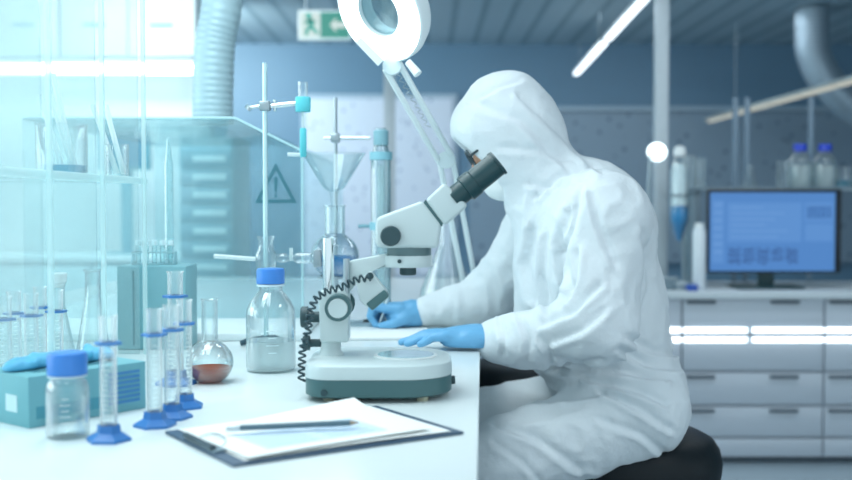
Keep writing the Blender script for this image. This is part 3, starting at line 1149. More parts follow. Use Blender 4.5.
def suit_fn(Pn):
    tor = [ell_d(Pn, pt(588, 252, FS), (.148, .205, .205)),
           ell_d(Pn, pt(592, 222, FS), (.12, .20, .11)),
           cap_d(Pn, pt(562, 240, FS + .03), pt(556, 325, FS + .04), .09, .10),
           ell_d(Pn, pt(600, 325, FS), (.155, .19, .19)),
           ell_d(Pn, pt(622, 392, FS), (.150, .20, .125))]
    d = union(tor, .06)
    hood = ell_d(Pn, pt(507, 129, FS), (.120, .113, .122), HR)
    hood = smin(hood, ell_d(Pn, pt(506, 98, FS), (.062, .08, .050)), .05)
    hood = smin(hood, ell_d(Pn, pt(480, 131, FS), (.058, .088, .070), HR), .03)
    hood = smin(hood, cap_d(Pn, pt(522, 143, FS), pt(552, 190, FS), .092, .098), .05)
    hood = smin(hood, cap_d(Pn, pt(530, 190, FS), pt(556, 225, FS), .055, .085), .05)
    face = ell_d(Pn, HL(.128, 0, -.034), (.086, .074, .100), HR)
    hood = -smin(-hood, face, .012)
    d = smin(d, hood, .05)
    # shoulders and sleeves
    arm = smin(cap_d(Pn, nsh, nel, .086, .074), cap_d(Pn, nel, nwr, .074, .045), .03)
    arm = smin(arm, ell_d(Pn, pt(530, 343, 2.38), (.075, .06, .052)), .03)
    arm = smin(arm, cap_d(Pn, pt(588, 208, 2.5), nsh, .095, .085), .05)
    d = smin(d, arm, .014)
    farm = smin(cap_d(Pn, fsh, fel, .085, .062), cap_d(Pn, fel, fwr, .060, .040), .03)
    farm = smin(farm, ell_d(Pn, pt(460, 308, 2.82), (.08, .055, .036)), .03)
    farm = smin(farm, cap_d(Pn, pt(585, 205, 2.62), fsh, .10, .085), .05)
    d = smin(d, farm, .028)
    # legs
    for hip, kn, an, sg in ((nhip, nkn, nan, -1), (fhip, fkn, fan, 1)):
        leg = smin(cap_d(Pn, hip, kn, .106, .088), cap_d(Pn, kn, an, .082, .056), .03)
        d = smin(d, leg, .03)
    for an in (nan, fan):
        foot = smin(ell_d(Pn, an + np.array((-.085, 0, -.072)), (.14, .05, .05)), cap_d(Pn, an, an + np.array((-.03, 0, -.06)), .055, .05), .03)
        d = smin(d, foot, .02)
    d = np.maximum(d, .003 - Pn[..., 2])
    # open sleeve ends
    for wr, el in ((nwr, nel), (fwr, fel)):
        ax = (wr - el) / np.linalg.norm(wr - el)
        q = Pn - wr
        s_ = q @ ax.astype(np.float32)
        near = np.linalg.norm(q, axis=-1) - .075
        d = np.maximum(d, -np.maximum(-(s_ - .004) * -1 * -1, near)) if False else d
    return d


V, Fc = sdf_mesh(suit_fn, (-.12, 2.17, -.02), (.72, 2.99, 1.56), .0062)
V = relax(V, Fc, 2)
N = vnormals(V, Fc)
# loose cloth: long soft folds from noise, then drawn creases
wv = np.stack([vnoise(V * 7, 1), vnoise(V * 7, 2), vnoise(V * 7, 3)], 1) - .5
Wp = V + wv * .10
rd = 1 - np.abs(2 * vnoise(Wp * np.array((13, 8, 9)), 5) - 1)
rd2 = 1 - np.abs(2 * vnoise(Wp * np.array((25, 17, 20)), 6) - 1)
hoodm = np.clip((V[:, 2] - 1.25) / .1, 0, 1)
amp = .0075 * (1 - .6 * hoodm)
dsp = amp * (rd ** 2 - .35) + (.0055 * (1 - .6 * hoodm)) * (rd2 ** 2 - .35)
# project for drawn creases
dv = V - np.array((0, 0, CZ))
zc = dv[:, 1] * math.cos(TH) - dv[:, 2] * math.sin(TH)
yc = dv[:, 1] * math.sin(TH) + dv[:, 2] * math.cos(TH)
UX, UY = 426 + F * dv[:, 0] / zc, 240 - F * yc / zc
front = np.clip((2.66 - V[:, 1]) / .08, 0, 1) * np.clip((-N[:, 1] + .35) / .5, 0, 1)
creases = [
    ([(546, 326), (574, 314), (600, 288)], 6, .011), ([(556, 342), (583, 332), (604, 314)], 6, .010), ([(566, 302), (578, 280), (580, 255)], 6, .010),
    ([(566, 212), (558, 245), (566, 285)], 7, .012), ([(590, 196), (596, 225), (612, 262)], 6, .008), ([(578, 196), (572, 225), (560, 250)], 5, .008),
    ([(640, 235), (648, 285), (638, 330)], 8, .009), ([(556, 371), (610, 372), (664, 381)], 6, .013), ([(586, 380), (640, 394), (664, 405)], 6, .011),
    ([(600, 392), (640, 412), (668, 430)], 6, .010), ([(496, 428), (535, 440), (575, 468)], 7, .009), ([(520, 408), (560, 400), (600, 396)], 6, .010),
    ([(600, 422), (640, 436), (660, 452)], 6, .008), ([(494, 445), (520, 462), (535, 478)], 5, .007),
    ([(470, 104), (520, 122), (562, 166)], 7, .006), ([(505, 150), (535, 152), (565, 160)], 6, .005), ([(520, 98), (562, 138), (596, 172)], 7, .006),
    ([(540, 196), (560, 178), (592, 170)], 6, .010), ([(530, 186), (556, 190), (575, 184)], 5, .008), ([(482, 98), (500, 88), (520, 82)], 4, .005),
    ([(628, 340), (650, 352), (672, 356)], 6, .010), ([(620, 352), (645, 366), (676, 372)], 5, .009), ([(520, 322), (528, 340), (526, 354)], 5, .008),
    ([(500, 324), (504, 338), (502, 352)], 4, .006), ([(540, 340), (548, 350), (548, 360)], 5, .008), ([(530, 230), (524, 265), (532, 300)], 7, .010),
    ([(508, 240), (500, 262), (488, 282)], 6, .008), ([(545, 240), (542, 280), (545, 312)], 6, .010), ([(560, 360), (575, 366), (600, 362)], 5, .010)]
for pl_, w, dp in creases:
    best = np.full(len(V), 1e9)
    sg = np.zeros(len(V))
    pts = [np.array(q, float) for q in pl_]
    fine = []
    for i in range(len(pts) - 1):
        fine += [(pts[i], pts[i + 1])]
    for a, b in fine:
        ba = b - a
        q = np.stack([UX, UY], 1) - a
        h = np.clip((q @ ba) / (ba @ ba), 0, 1)
        r_ = q - h[:, None] * ba
        dd = np.linalg.norm(r_, axis=1)
        s_ = np.sign(ba[0] * r_[:, 1] - ba[1] * r_[:, 0])
        u = dd < best
        best[u] = dd[u]
        sg[u] = s_[u]
    x = best / (w * .72)
    dsp += front * dp * 1.5 * (sg * x * np.exp(-x * x) * 1.2 - .45 * np.exp(-(x * 1.6) ** 2))
V = V + N * dsp[:, None]
V = relax(V, Fc, 1, .4)
SUIT = mat('white_coverall', 'd8e0e4', .75, noise=.02, bump=.3, bscale=45)
su = np_obj('coverall', V - pl, Fc, SUIT, person)


# --- gloves
def chain(Pn, pts, r0, r1):
    d = None
    n = len(pts) - 1
    for i in range(n):
        ra = r0 + (r1 - r0) * i / n
        rb = r0 + (r1 - r0) * (i + 1) / n
        e = cap_d(Pn, pts[i], pts[i + 1], ra, rb)
        d = e if d is None else np.minimum(d, e)
    return d


def near_hand(Pn):
    wr = pt(500, 341, 2.42)
    kn = pt(443, 336, 2.42)
    kn[2] = .914
    d = cap_d(Pn, wr, pt(480, 341, 2.42), .033, .034)
    R = None
    d = smin(d, ell_d(Pn, (wr + kn) / 2 + np.array((-.008, 0, -.001)), (.066, .045, .029)), .02)
    for k, (dy, tipx, tl) in enumerate(((-.030, 420, .0), (-.010, 407, 0), (.010, 401, 0), (.030, 404, 0))):
        b = kn + np.array((.008 if abs(dy) > .03 else 0, dy, -.001))
        tip = pt(tipx, 345, 2.42 + dy)
        tip[1] = 2.42 + dy * .92 - .004
        tip[2] = BZ + .0150
        m1 = b * .52 + tip * .48
        m1[2] = b[2] - .002
        m2 = b * .24 + tip * .76
        m2[2] = (b[2] + tip[2]) / 2 - .003
        e = chain(Pn, [b + np.array((.03, -dy * .2, .001)), b, m1, m2, tip], .0125, .0078)
        d = smin(d, e, .006)
    th = [wr + np.array((-.02, .03, -.003)), kn + np.array((.035, .058, -.012)), kn + np.array((.006, .068, -.02))]
    d = smin(d, chain(Pn, th, .016, .010), .012)
    d = d + .0022 * (vnoise(Pn * 55, 4) - .5)
    return np.maximum(d, BZ + .0072 - Pn[..., 2])


def far_hand(Pn):
    wr = pt(432, 312, 2.80)
    pc = pt(402, 315, 2.80)
    kn = pt(388, 308, 2.80)
    d = cap_d(Pn, wr, pt(414, 313, 2.80), .032, .034)
    d = smin(d, ell_d(Pn, pc, (.043, .04, .032)), .02)
    tip = pt(379, 321, 2.775)
    # index, middle, ring, little (from the camera side backwards), all closing on the pen
    for dy, m1, m2, tp in ((-.026, (373, 306), (370, 316), (377, 326)),
                           (-.006, (375, 309), (373, 319), (379, 328)),
                           (.014, (378, 311), (376, 321), (384, 329)),
                           (.032, (382, 313), (380, 322), (389, 330))):
        b = kn + np.array((0, dy, .0))
        pts = [b + np.array((.03, 0, 0)), b, pt(*m1, 2.80 + dy), pt(*m2, 2.80 + dy * .9), pt(*tp, 2.80 + dy * .7 - .004)]
        d = smin(d, chain(Pn, pts, .0135, .0085), .005)
    th = [pc + np.array((.01, -.03, -.006)), pt(394, 324, 2.755), pt(382, 326, 2.762)]
    d = smin(d, chain(Pn, th, .0155, .0095), .009)
    d = d + .0022 * (vnoise(Pn * 55, 8) - .5)
    return np.maximum(d, BZ + .0072 - Pn[..., 2])


lo = pt(385, 370, 2.42)
V, Fc = sdf_mesh(near_hand, (-.10, 2.33, .87), (.20, 2.51, .98), .0028)
V = relax(V, Fc, 1)
np_obj('glove', V - pl, Fc, GLOVEM, person)
V, Fc = sdf_mesh(far_hand, (-.18, 2.70, .87), (.06, 2.88, .985), .0028)
V = relax(V, Fc, 1)
np_obj('glove', V - pl, Fc, GLOVEM, person)
# pen in the far hand
a, b = P(378.5, 331, 2.776), P(388, 299, 2.785)
a.z = BZ + .0078
wp = thing('pen', 'silver pen held upright in the far gloved hand', 'pen', a)
d = b - a
MB().cyl(a + d * .12, b, .0038, n=12).build('barrel', mat('pen_silver'), wp, True)
MB().cyl(a, a + d * .12, .0008, .0036, n=12).build('tip', mat('pen_grey'), wp, True)


# ================================================================== STOOLS
def make_stool(label, loc, R=.205, top=.675):
    t = thing('lab_stool', label, 'stool', loc, .5, 'black laboratory stools')
    MB().lathe([(R * .3, top - .135), (R * .85, top - .13), (R * .98, top - .105), (R, top - .07), (R * .97, top - .04), (R * .90, top - .018), (R * .78, top - .005), (R * .5, top), (.001, top)], n=48, cap1=False).build('seat', mat('black_leatherette', '0d171c', .5, bump=.05, spec=.25), t)
    MB().cyl((0, 0, .1), (0, 0, top - .136), .026, n=20).build('column', CHROME, t)
    for k in range(5):
        a = k * 2 * PI / 5
        c, s_ = math.cos(a), math.sin(a)
        MB().tube([(c * .024, s_ * .024, .1), (c * .15, s_ * .15, .085), (c * .25, s_ * .25, .06)], [.018, .015, .012], 10).build('leg', BLACKP, t)
        MB().lathe([(.012, 0), (.022, .004), (.022, .03), (.012, .045)], (c * .25, s_ * .25, .002), n=16).build('caster', BLACKP, t)
    return t


st = make_stool('black round stool the person in the coverall sits on', (.482, FS, 0))
dup(st, (.30, 3.62, 0), .2, 'empty black stool behind the person, glimpsed between arm and thigh')

# ================================================================== RING STAND WITH THIN TUBE
SY = 2.48
b0 = P(266, 300, SY)
t = thing('ring_stand', 'glass-rod laboratory stand with clamp, behind the blue-capped bottle', 'stand', (b0.x, SY, BZ))
topz = P(266, 63, SY).z - BZ
RODM = mat('pale_rod', 'c5e2e6', .2, .7)
for k in range(3):
    a = -PI / 2 + k * 2 * PI / 3 + .52
    MB().tube([(0, 0, .016), (.03 * math.cos(a), .03 * math.sin(a), .014), (.058 * math.cos(a), .058 * math.sin(a), .006)], [.009, .008, .006], 10).build('foot', mat('stand_foot', '2b4e5c', .5), t)
MB().cyl((0, 0, .012), (0, 0, topz), .0052, n=16).build('rod', RODM, t)
cl = P(266, 106, SY).z - BZ
m = MB()
m.box(-.012, .012, -.012, .012, cl - .011, cl + .011, .003)
m.build('boss_head', STEEL, t)
m = MB()
m.cyl((-.036, 0, cl - .004), (-.0125, 0, cl), .0038, n=12).cyl((-.040, 0, cl - .008), (-.034, 0, cl), .0075, n=14)
m.cyl((0, 0, cl + .0115), (0, 0, cl + .02), .004, n=12).cyl((.022, 0, cl - .012), (.022, 0, cl + .014), .0035, n=12)
m.build('thumb_screw', CHROME, t)
tx = P(303, 106, SY).x - b0.x
MB().tube([(.0125, 0, cl), (.035, 0, cl + .002), (tx - .014, 0, cl + .006)], [.0045, .006, .005], 12).build('clamp_arm', CHROME, t)
z = lambda py: P(303, py, SY).z
t = thing('tube_valve', 'thin vertical glass tube with turquoise sleeves in the stand clamp', 'glass tube', (b0.x + tx, SY, z(157)))
TURQ = mat('turquoise_sleeve', '58c4cf', .35)
MB().lathe(vessel([(.0108, z(97) - z(157) - .002), (.0108, z(82) - z(157))], .0015), n=24, cap1=False).build('upper_tube', G, t)
MB().lathe([(.0165, z(112) - z(157)), (.0175, z(111) - z(157)), (.0175, z(98) - z(157)), (.0165, z(97) - z(157))], n=24).build('clamp_sleeve', TURQ, t)
MB().lathe([(.0035, z(128) - z(157)), (.0035, z(112) - z(157))], n=16).build('stem', RODG, t)
MB().lathe([(.006, 0), (.0078, .004), (.0078, z(130) - z(157)), (.006, z(128) - z(157))], n=20).build('lower_sleeve', TURQ, t)
MB().tube([(-.006, 0, .005), (-.035, 0, .006)], .0045, 12).build('side_spout', RODG, t)

# glass adapter around the rod
ay = 2.44
z = lambda py: P(266, py, ay).z
ap = P(266, 258, ay)
t = thing('glass_adapter', 'bulged glass adapter with a horizontal tube, above the blue bottle cap', 'adapter', (ap.x, ay, z(276)))
zb = z(276)
GA = glass('thick_glass', 'f4fafb', 'c2dfe5', .8, body=.07)
MB().lathe([(.021, 0), (.021, .02), (.0235, z(262) - zb), (.0235, z(254) - zb), (.017, z(249) - zb), (.016, z(241) - zb), (.02, z(238) - zb), (.02, z(236) - zb)], n=28, cap0=False, cap1=False).build('joint', GA, t)
xl, xr = P(214, 258, ay).x - ap.x, P(322, 258, ay).x - ap.x
MB().tube([(xl, 0, z(256) - zb), (-.024, 0, z(259) - zb)], .0048, 12).build('left_tube', RODG, t)
MB().lathe([(.006, .024), (.010, .03), (.010, .045), (.0065, .05), (.0065, .062), (.012, .068), (.012, .098), (.0085, .102), (.0085, xr)], (0, 0, z(258) - zb), (1, 0, 0), 24).build('right_tube', GA, t)
MB().cyl((.056, 0, z(258) - zb - .006), (.056, 0, z(258) - zb + .022), .004, n=12).build('stopcock', RODG, t)
MB().box(xr - .018, xr - .001, -.016, .016, z(267) - zb, z(250) - zb, .003).build('end_clamp', STEEL, t)

# ================================================================== FUNNEL STAND
FY = 2.76
b0 = P(336, 300, FY + .11)
t = thing('ring_stand', 'tall laboratory stand carrying the funnel and blue liquid flask', 'stand', (b0.x, FY + .11, BZ))
z = lambda py: P(336, py, FY + .11).z - BZ
MB().box(-.03, .10, -.07, .05, 0, .012, .003).build('base', mat('stand_base', '9fb4bb', .4), t)
MB().cyl((0, 0, .0125), (0, 0, z(98)), .0048, n=14).build('rod', STEEL, t)
zr = P(336, 268, FY).z - BZ
m = MB()
m.tube([(.034 * math.cos(a), -.11 + .034 * math.sin(a), zr - .022) for a in np.linspace(0, 2 * PI, 28, endpoint=False)], .0035, 8, closed=True)
m.tube([(0, -.006, zr - .022), (0, -.077, zr - .022)], .0035, 8)
m.build('support_ring', STEEL, t)
zc = z(138)
m = MB().box(-.012, .012, -.012, .012, zc - .012, zc + .012, .003)
m.build('boss_head', STEEL, t)
MB().tube([(-.03, 0, zc), (-.0125, 0, zc)], .004, 10).build('thumb_screw', CHROME, t)
xc = P(381, 138, FY + .11).x - b0.x
MB().tube([(.0125, 0, zc), (xc - .028, 0, zc)], .005, 12).build('clamp_arm', CHROME, t)
fcen = P(335, 260, FY)
zb = P(335, 276, FY).z
florence('round flask of pale blue liquid under the large funnel', (fcen.x, FY, zb), .060, .095 + (P(335, 205, FY).z - P(335, 238, FY).z), BLUEL, lv=.46, nr=.025)
z = lambda py: P(334, py, FY).z
fx = P(334, 190, FY).x
t = thing('funnel', 'large clear glass funnel above the blue liquid flask', 'funnel', (fx, FY, z(200)))
zb = z(200)
MB().lathe([(.007, z(225) - zb), (.008, z(200) - zb), (.012, z(192) - zb), (.027, z(188) - zb), (.078, z(154) - zb), (.080, z(153) - zb), (.0775, z(154.5) - zb), (.0255, z(187) - zb), (.010, z(191) - zb)], n=40, cap0=False, cap1=False).build('cone', glass('funnel_glass', 'fcffff', 'dceef2', .4, body=.05), t)

# condenser column to the right of the funnel
CY = 2.9
cx_ = P(381, 200, CY).x
t = thing('condenser_column', 'upright glass column with turquoise bands right of the funnel', 'glass column', (cx_, CY, BZ))
z = lambda py: P(381, py, CY).z - BZ
MB().box(-.05, .05, -.05, .05, 0, .012, .003).build('base', mat('stand_base'), t)
MB().lathe(vessel([(.026, .0125), (.026, z(160)), (.020, z(148)), (.014, z(140)), (.014, z(128))], .002), n=28, cap1=False).build('jacket', GA, t)
MB().lathe([(.009, .014), (.009, z(165))], n=20).build('inner_tube', RODG, t)
for y0, y1 in ((160, 152), (230, 222)):
    MB().lathe([(.0268, z(y0)), (.030, z(y0)), (.030, z(y1)), (.0268, z(y1))], n=28, cap0=False, cap1=False).build('band', mat('band_blue', '8cc4d2', .4), t)
MB().lathe([(.0145, z(146)), (.020, z(145)), (.020, z(131)), (.0145, z(130))], n=24, cap0=False, cap1=False).build('clamp_collar', mat('clamp_teal', '86b4c0', .4), t)
MB().tube([(-.028, 0, z(226)), (-.06, 0, z(226))], .005, 10).build('side_tube', mat('clamp_teal'), t)

# large flask behind the microscope
p = P(447, 300, 3.62)
erlenmeyer('large clear conical flask behind the microscope head', (p.x, 3.62, BZ), .090, .27, .026, liquid=WATER, lv=.12)

# ================================================================== MAGNIFIER LAMP
LY = 2.42
lc = P(379, 12, LY)
ln_ = Vector((-.60, -.66, -.48)).normalized()
t = thing('magnifier_lamp', 'white glowing ring magnifier lamp on a jointed arm over the bench', 'lamp', (P(470, 290, 2.95).x, 2.95, BZ))
MB().lathe([(.057, .002), (.059, -.001), (.112, -.001), (.1135, .002)], lc, ln_, 56, cap0=False, cap1=False).build('light_ring', emis('ring_light', 'f4fdff', 4.0), t, True)
WHL = mat('lamp_white', 'e9f3f4', .35, noise=.02)
MB().lathe([(.1145, .004), (.118, .001), (.119, -.02), (.110, -.042), (.062, -.046), (.0555, -.042), (.0555, .003), (.0565, .004), (.0565, -.002), (.1145, -.002)], lc, ln_, 56, cap0=False, cap1=False).build('head_housing', WHL, t, True)
MB().lathe([(.0550, -.012), (.054, -.006), (.035, -.002), (.001, -.0005)], lc, ln_, 40, cap1=False).build('magnifying_lens', glass('lens_glass', 'e4f2f5', 'c0dde4', .5), t, True)
j0 = P(392, 66, LY + .05)
j1 = P(446, 160, LY + .28)
j2 = P(470, 285, 2.95)
m = MB()
hb = [P(360, 48, LY + .02), P(380, 62, LY + .02)]
q = [P(*c, LY - .012) for c in ((355, 42), (378, 66), (384, 60), (361, 37))]
q2 = [P(*c, LY + .05) for c in ((355, 42), (378, 66), (384, 60), (361, 37))]
m.ring_loft([q, q2])
m.build('switch_box', mat('lamp_switch_white', 'dcebee', .4), t, True)
MB().cyl(P(408, 62, LY), P(418, 74, LY - .01), .008, .010, 16).build('head_knob', WHL, t, True)
jd = (j0 - lc)
jd = (jd - ln_ * jd.dot(ln_)).normalized()
MB().tube([lc + jd * .112 - ln_ * .022, (lc + jd * .125 - ln_ * .024) * .5 + j0 * .5, j0], .011, 12).build('head_bracket', WHL, t, True)
off_ = Vector((.015, 0, .008))
for a, b in ((j0, j1), (j1, j2)):
    for s_ in (-1, 1):
        MB().tube([a + off_ * s_, b + off_ * s_], .0072, 12).build('arm_rod', WHL, t, True)
for j in (j0, j1):
    MB().cyl(j + Vector((0, -.014, 0)), j + Vector((0, .014, 0)), .021, n=20).build('joint', mat('lamp_joint', 'cfdfe3', .4), t, True)
sp_ = [j0 * (1 - k / 60) + j1 * (k / 60) + Vector((.006 * math.cos(k * 1.6), -.006 + .006 * math.sin(k * 1.6), .004)) for k in range(6, 40)]
MB().tube(sp_, .0012, 6).build('spring', STEEL, t, True)
MB().lathe([(.04, 0), (.04, .012), (.018, .02), (.018, j2.z - BZ)], (j2.x, j2.y, BZ), n=24).build('bench_mount', WHL, t, True)

# ================================================================== FUME HOOD
HY0, HY1 = 2.9, 4.3
hx0, hx1 = -1.06, P(303, 300, HY0).x
ztop = P(235, 118, HY0).z
xs = P(235, 118, HY0).x
zs = P(302, 151, HY0).z
t = thing('fume_hood', 'large glass fume hood with sloped front and warning triangle', 'fume hood', ((hx0 + hx1) / 2, 3.3, BZ))
MB().box(hx0, -.288, 2.56, HY1, BZ, BZ + .018, .004).build('base_tray', mat('hood_tray', 'e3eff1', .3), t, True)
out = [(hx0, BZ + .0185), (hx1, BZ + .0185), (hx1, zs), (xs, ztop), (hx0, ztop)]
for y in (HY0, HY1):
    MB().prism(out, y - .003, y + .003, .0008).build('end_pane', GP, t, True)
m = MB()
m.box(hx0, xs - .001, HY0 + .004, HY1 - .004, ztop - .006, ztop, .001)
m.build('top_pane', GP, t, True)
dx, dz = hx1 - xs, zs - ztop
nl = math.hypot(dx, dz)
nx, nz = -dz / nl * .005, dx / nl * .005
MB().prism([(xs, ztop), (hx1, zs), (hx1 - abs(nx), zs - abs(nz)), (xs - abs(nx), ztop - abs(nz))], HY0 + .004, HY1 - .004).build('sloped_sash', GP, t, True)
EDG = mat('hood_edge', 'b9dfe4', .3)
for a, b in (((hx0, ztop), (xs, ztop)), ((xs, ztop), (hx1, zs)), ((hx1, zs), (hx1, BZ + .018))):
    MB().tube([(a[0], HY0 - .004, a[1]), (b[0], HY0 - .004, b[1])], .0028, 8).build('edge_strip', EDG, t, True)
# warning sign on the near pane
sA, sB, sC = P(276, 163, HY0), P(255, 203, HY0), P(297, 203, HY0)
c = (sA + sB + sC) / 3
m = MB()
y = HY0 - .0045
oV = [sA, sB, sC]
iV = [c + (v - c) * .74 for v in oV]
for i in range(3):
    j = (i + 1) % 3
    m.prism([(oV[i].x, oV[i].z), (oV[j].x, oV[j].z), (iV[j].x, iV[j].z), (iV[i].x, iV[i].z)], y, y + .001)
SIGN = mat('sign_teal', '37707e', .5)
pE, pF = P(276, 177, HY0), P(276, 192, HY0)
m.prism([(pE.x - .0052, pE.z), (pF.x - .0032, pF.z), (pF.x + .0032, pF.z), (pE.x + .0052, pE.z)], y, y + .001)
pG = P(276, 196, HY0)
m.cyl((pG.x, y, pG.z), (pG.x, y + .001, pG.z), .0045, n=16)
m.build('warning_symbol', SIGN, t, True)


# ================================================================== DUCTS
def duct(pts, r, label, m):
    path = catmull(pts, 26)
    rr = [r * (1 + .02 * math.sin(i * 1.57)) for i in range(len(path))]
    return tag(MB().tube(path, rr, 28).build('ventilation_duct', m, angle=80), label, 'duct')


DUCTM = mat('duct_foil', 'a9c6ce', .5, .25)
DY = 3.3
duct([(P(213, 132, DY).x, DY, ztop + .0105), P(213, 90, DY), P(215, 45, DY), P(222, 0, DY), (P(226, 0, DY).x, DY + .02, 2.1), (P(228, 0, DY).x, DY + .05, CEIL - .008)], .060,
     'silver ribbed duct rising from the fume hood at the upper left', DUCTM)
DZ = 7.3
duct([(P(812, 0, DZ).x, DZ, CEIL - .01), P(812, 30, DZ), P(814, 55, DZ), P(830, 85, DZ), P(862, 112, DZ), P(920, 128, DZ)], .11,
     'grey curved duct at the upper right above the bottles', mat('duct_grey', '9db0bd', .42, .5))
# ================================================================== BACKGROUND RIGHT: COUNTER
KY = 5.0
ctop = P(750, 291, KY).z
KX0 = P(618, 300, KY).x
t = tag(MB().box(KX0 - .02, 3.35, KY - .03, KY + .62, ctop - .035, ctop, .004).build('worktop', mat('counter_top', 'c9d3d8', .3)), 'long pale worktop under the computer screen', 'worktop')
DRW = mat('drawer_front', 'bfc9d3', .25, noise=.02, coat=.3)
HND = mat('drawer_handle', '5e6a74', .4)
GLINT = emis('drawer_glint', 'f4fbff', 3.0)  # glow for the reflection imitated on the drawers
xs_ = [P(px, 300, KY).x for px in (618, 687, 826)]
xs_ = [xs_[1] - (xs_[2] - xs_[1]), xs_[1], xs_[2], xs_[2] + (xs_[2] - xs_[1]) * .98]
zz = [P(750, py, KY).z for py in (298, 334.5, 371, 405, 440)]
names = ['left drawer unit of the back counter, mostly hidden by the person', 'middle drawer unit of the back counter below the computer screen', 'right drawer unit of the back counter at the picture edge']
# split positions read from the photo: 750 and 826
sx = [P(px, 300, KY).x for px in (596, 750 - 0, 826)]
units = [(P(604, 300, KY).x, P(750, 300, KY).x - .003), (P(750, 300, KY).x, P(826, 300, KY).x - .003), (P(826, 300, KY).x, P(972, 300, KY).x)]
units = [(P(541, 300, KY).x, P(682.5, 300, KY).x - .002), (P(682.5, 300, KY).x, P(825, 300, KY).x - .002), (P(825, 300, KY).x, P(967, 300, KY).x)]
for (x0, x1), lb in zip(units, names):
    t = thing('drawer_unit', lb, 'drawer unit', ((x0 + x1) / 2, KY + .3, 0), 0, 'drawer units of the back counter')
    MB().box(x0, x1, KY + .02, KY + .6, .03, ctop - .0355).build('carcass', mat('carcass', 'aab4be', .4), t, True)
    MB().box(x0, x1, KY + .05, KY + .58, 0, .0295).build('plinth', mat('plinth_dark', '5b6975', .5), t, True)
    rows = [(298, 334.5), (335.5, 371), (372.5, 405), (406.5, 437), (438.5, 457)]
    for k, (ya, yb) in enumerate(rows):
        za, zb = P(750, ya, KY).z, P(750, yb, KY).z
        d = MB().box(x0 + .003, x1 - .003, KY, KY + .0195, max(zb, .03) + .002, za - .002, .002).build('drawer', DRW, t, True)
        if k in (0, 2, 3):
            for fx_ in ([.46, ] if k != 9 else []):
                cxh = x0 + (x1 - x0) * (.75 if False else .72)
                MB().box(cxh - .065, cxh + .065, KY - .014, KY - .0003, za - .026, za - .010, .003).build('handle', HND, d, True)
                cxh = x0 + (x1 - x0) * .13
                if k != 9:
                    MB().box(cxh - .065, cxh + .065, KY - .014, KY - .0003, za - .026, za - .010, .003).build('handle', HND, d, True)
    for ya, yb in ((328, 332.5), (337.5, 342)):  # glowing bars stand in for a reflection across the drawer fronts
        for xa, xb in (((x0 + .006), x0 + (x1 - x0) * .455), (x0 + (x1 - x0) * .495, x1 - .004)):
            MB().box(xa, xb, KY - .006, KY - .0003, P(750, yb, KY).z, P(750, ya, KY).z, .001).build('strip_light_or_glint', GLINT, t, True)

# monitor
MYY = 5.12
p0, p1 = P(708, 189, MYY), P(841, 273, MYY)
t = thing('monitor', 'black computer monitor with blue screen on the back counter', 'monitor', (P(776, 290, MYY).x, MYY + .06, ctop))
MB().box(p0.x, p1.x, MYY, MYY + .035, p1.z, p0.z, .005).build('bezel', mat('monitor_black', '141f2a', .4), t, True)
sx0, sx1, sz0, sz1 = P(712, 0, MYY).x, P(838, 0, MYY).x, P(700, 271, MYY).z, P(700, 192.5, MYY).z
s_ = MB().box(sx0, sx1, MYY - .001, MYY + .003, sz0, sz1).build('screen', emis('screen_blue', '4880c4', .95), t, True)
w, h = sx1 - sx0, sz1 - sz0
def UI(l, name, col, st_):
    m = MB()
    for (u0, v0, u1, v1) in l:
        m.box(sx0 + u0 * w, sx0 + u1 * w, MYY - .0025, MYY - .0011, sz1 - v1 * h, sz1 - v0 * h)
    m.build(name, emis(name + '_glow', col, st_), s_, True)
UI([(.14, .13, .73, .63), (.02, .1, .11, .9), (.76, .13, .98, .37), (.76, .40, .98, .62)], 'screen_window', '5388c8', 1.0)
UI([(.17 + .0, .18 + .075 * k, .17 + .5 * ((k * 37 % 10) / 20 + .5), .2 + .075 * k) for k in range(6)] + [(.03, .14 + .1 * k, .1, .17 + .1 * k) for k in range(7)], 'screen_text', '6f9bd2', 1.0)
r = random.Random(4)
bars = []
for k in range(5):
    for j in range(4):
        x = .15 + k * .115 + j * .024
        y = .70 + r.random() * .04
        while y < .88:
            hh = .02 + r.random() * .03
            bars.append((x, y, x + .019, y + hh))
            y += hh + .012 + r.random() * .02
for k in range(6):
    bars.append((.78 + k * .033, .17, .797 + k * .033, .33))
UI(bars[:-6], 'screen_chart', '2c5798', .8)
UI(bars[-6:], 'screen_graph', '2c5798', .8)
MB().box(P(764, 0, MYY).x, P(780, 0, MYY).x, MYY + .036, MYY + .06, ctop + .012, p1.z + .1, .003).build('stand_neck', BLACKP, t, True)
MB().box(P(738, 0, MYY).x, P(806, 0, MYY).x, MYY - .04, MYY + .15, ctop, ctop + .012, .004).build('stand_foot', BLACKP, t, True)

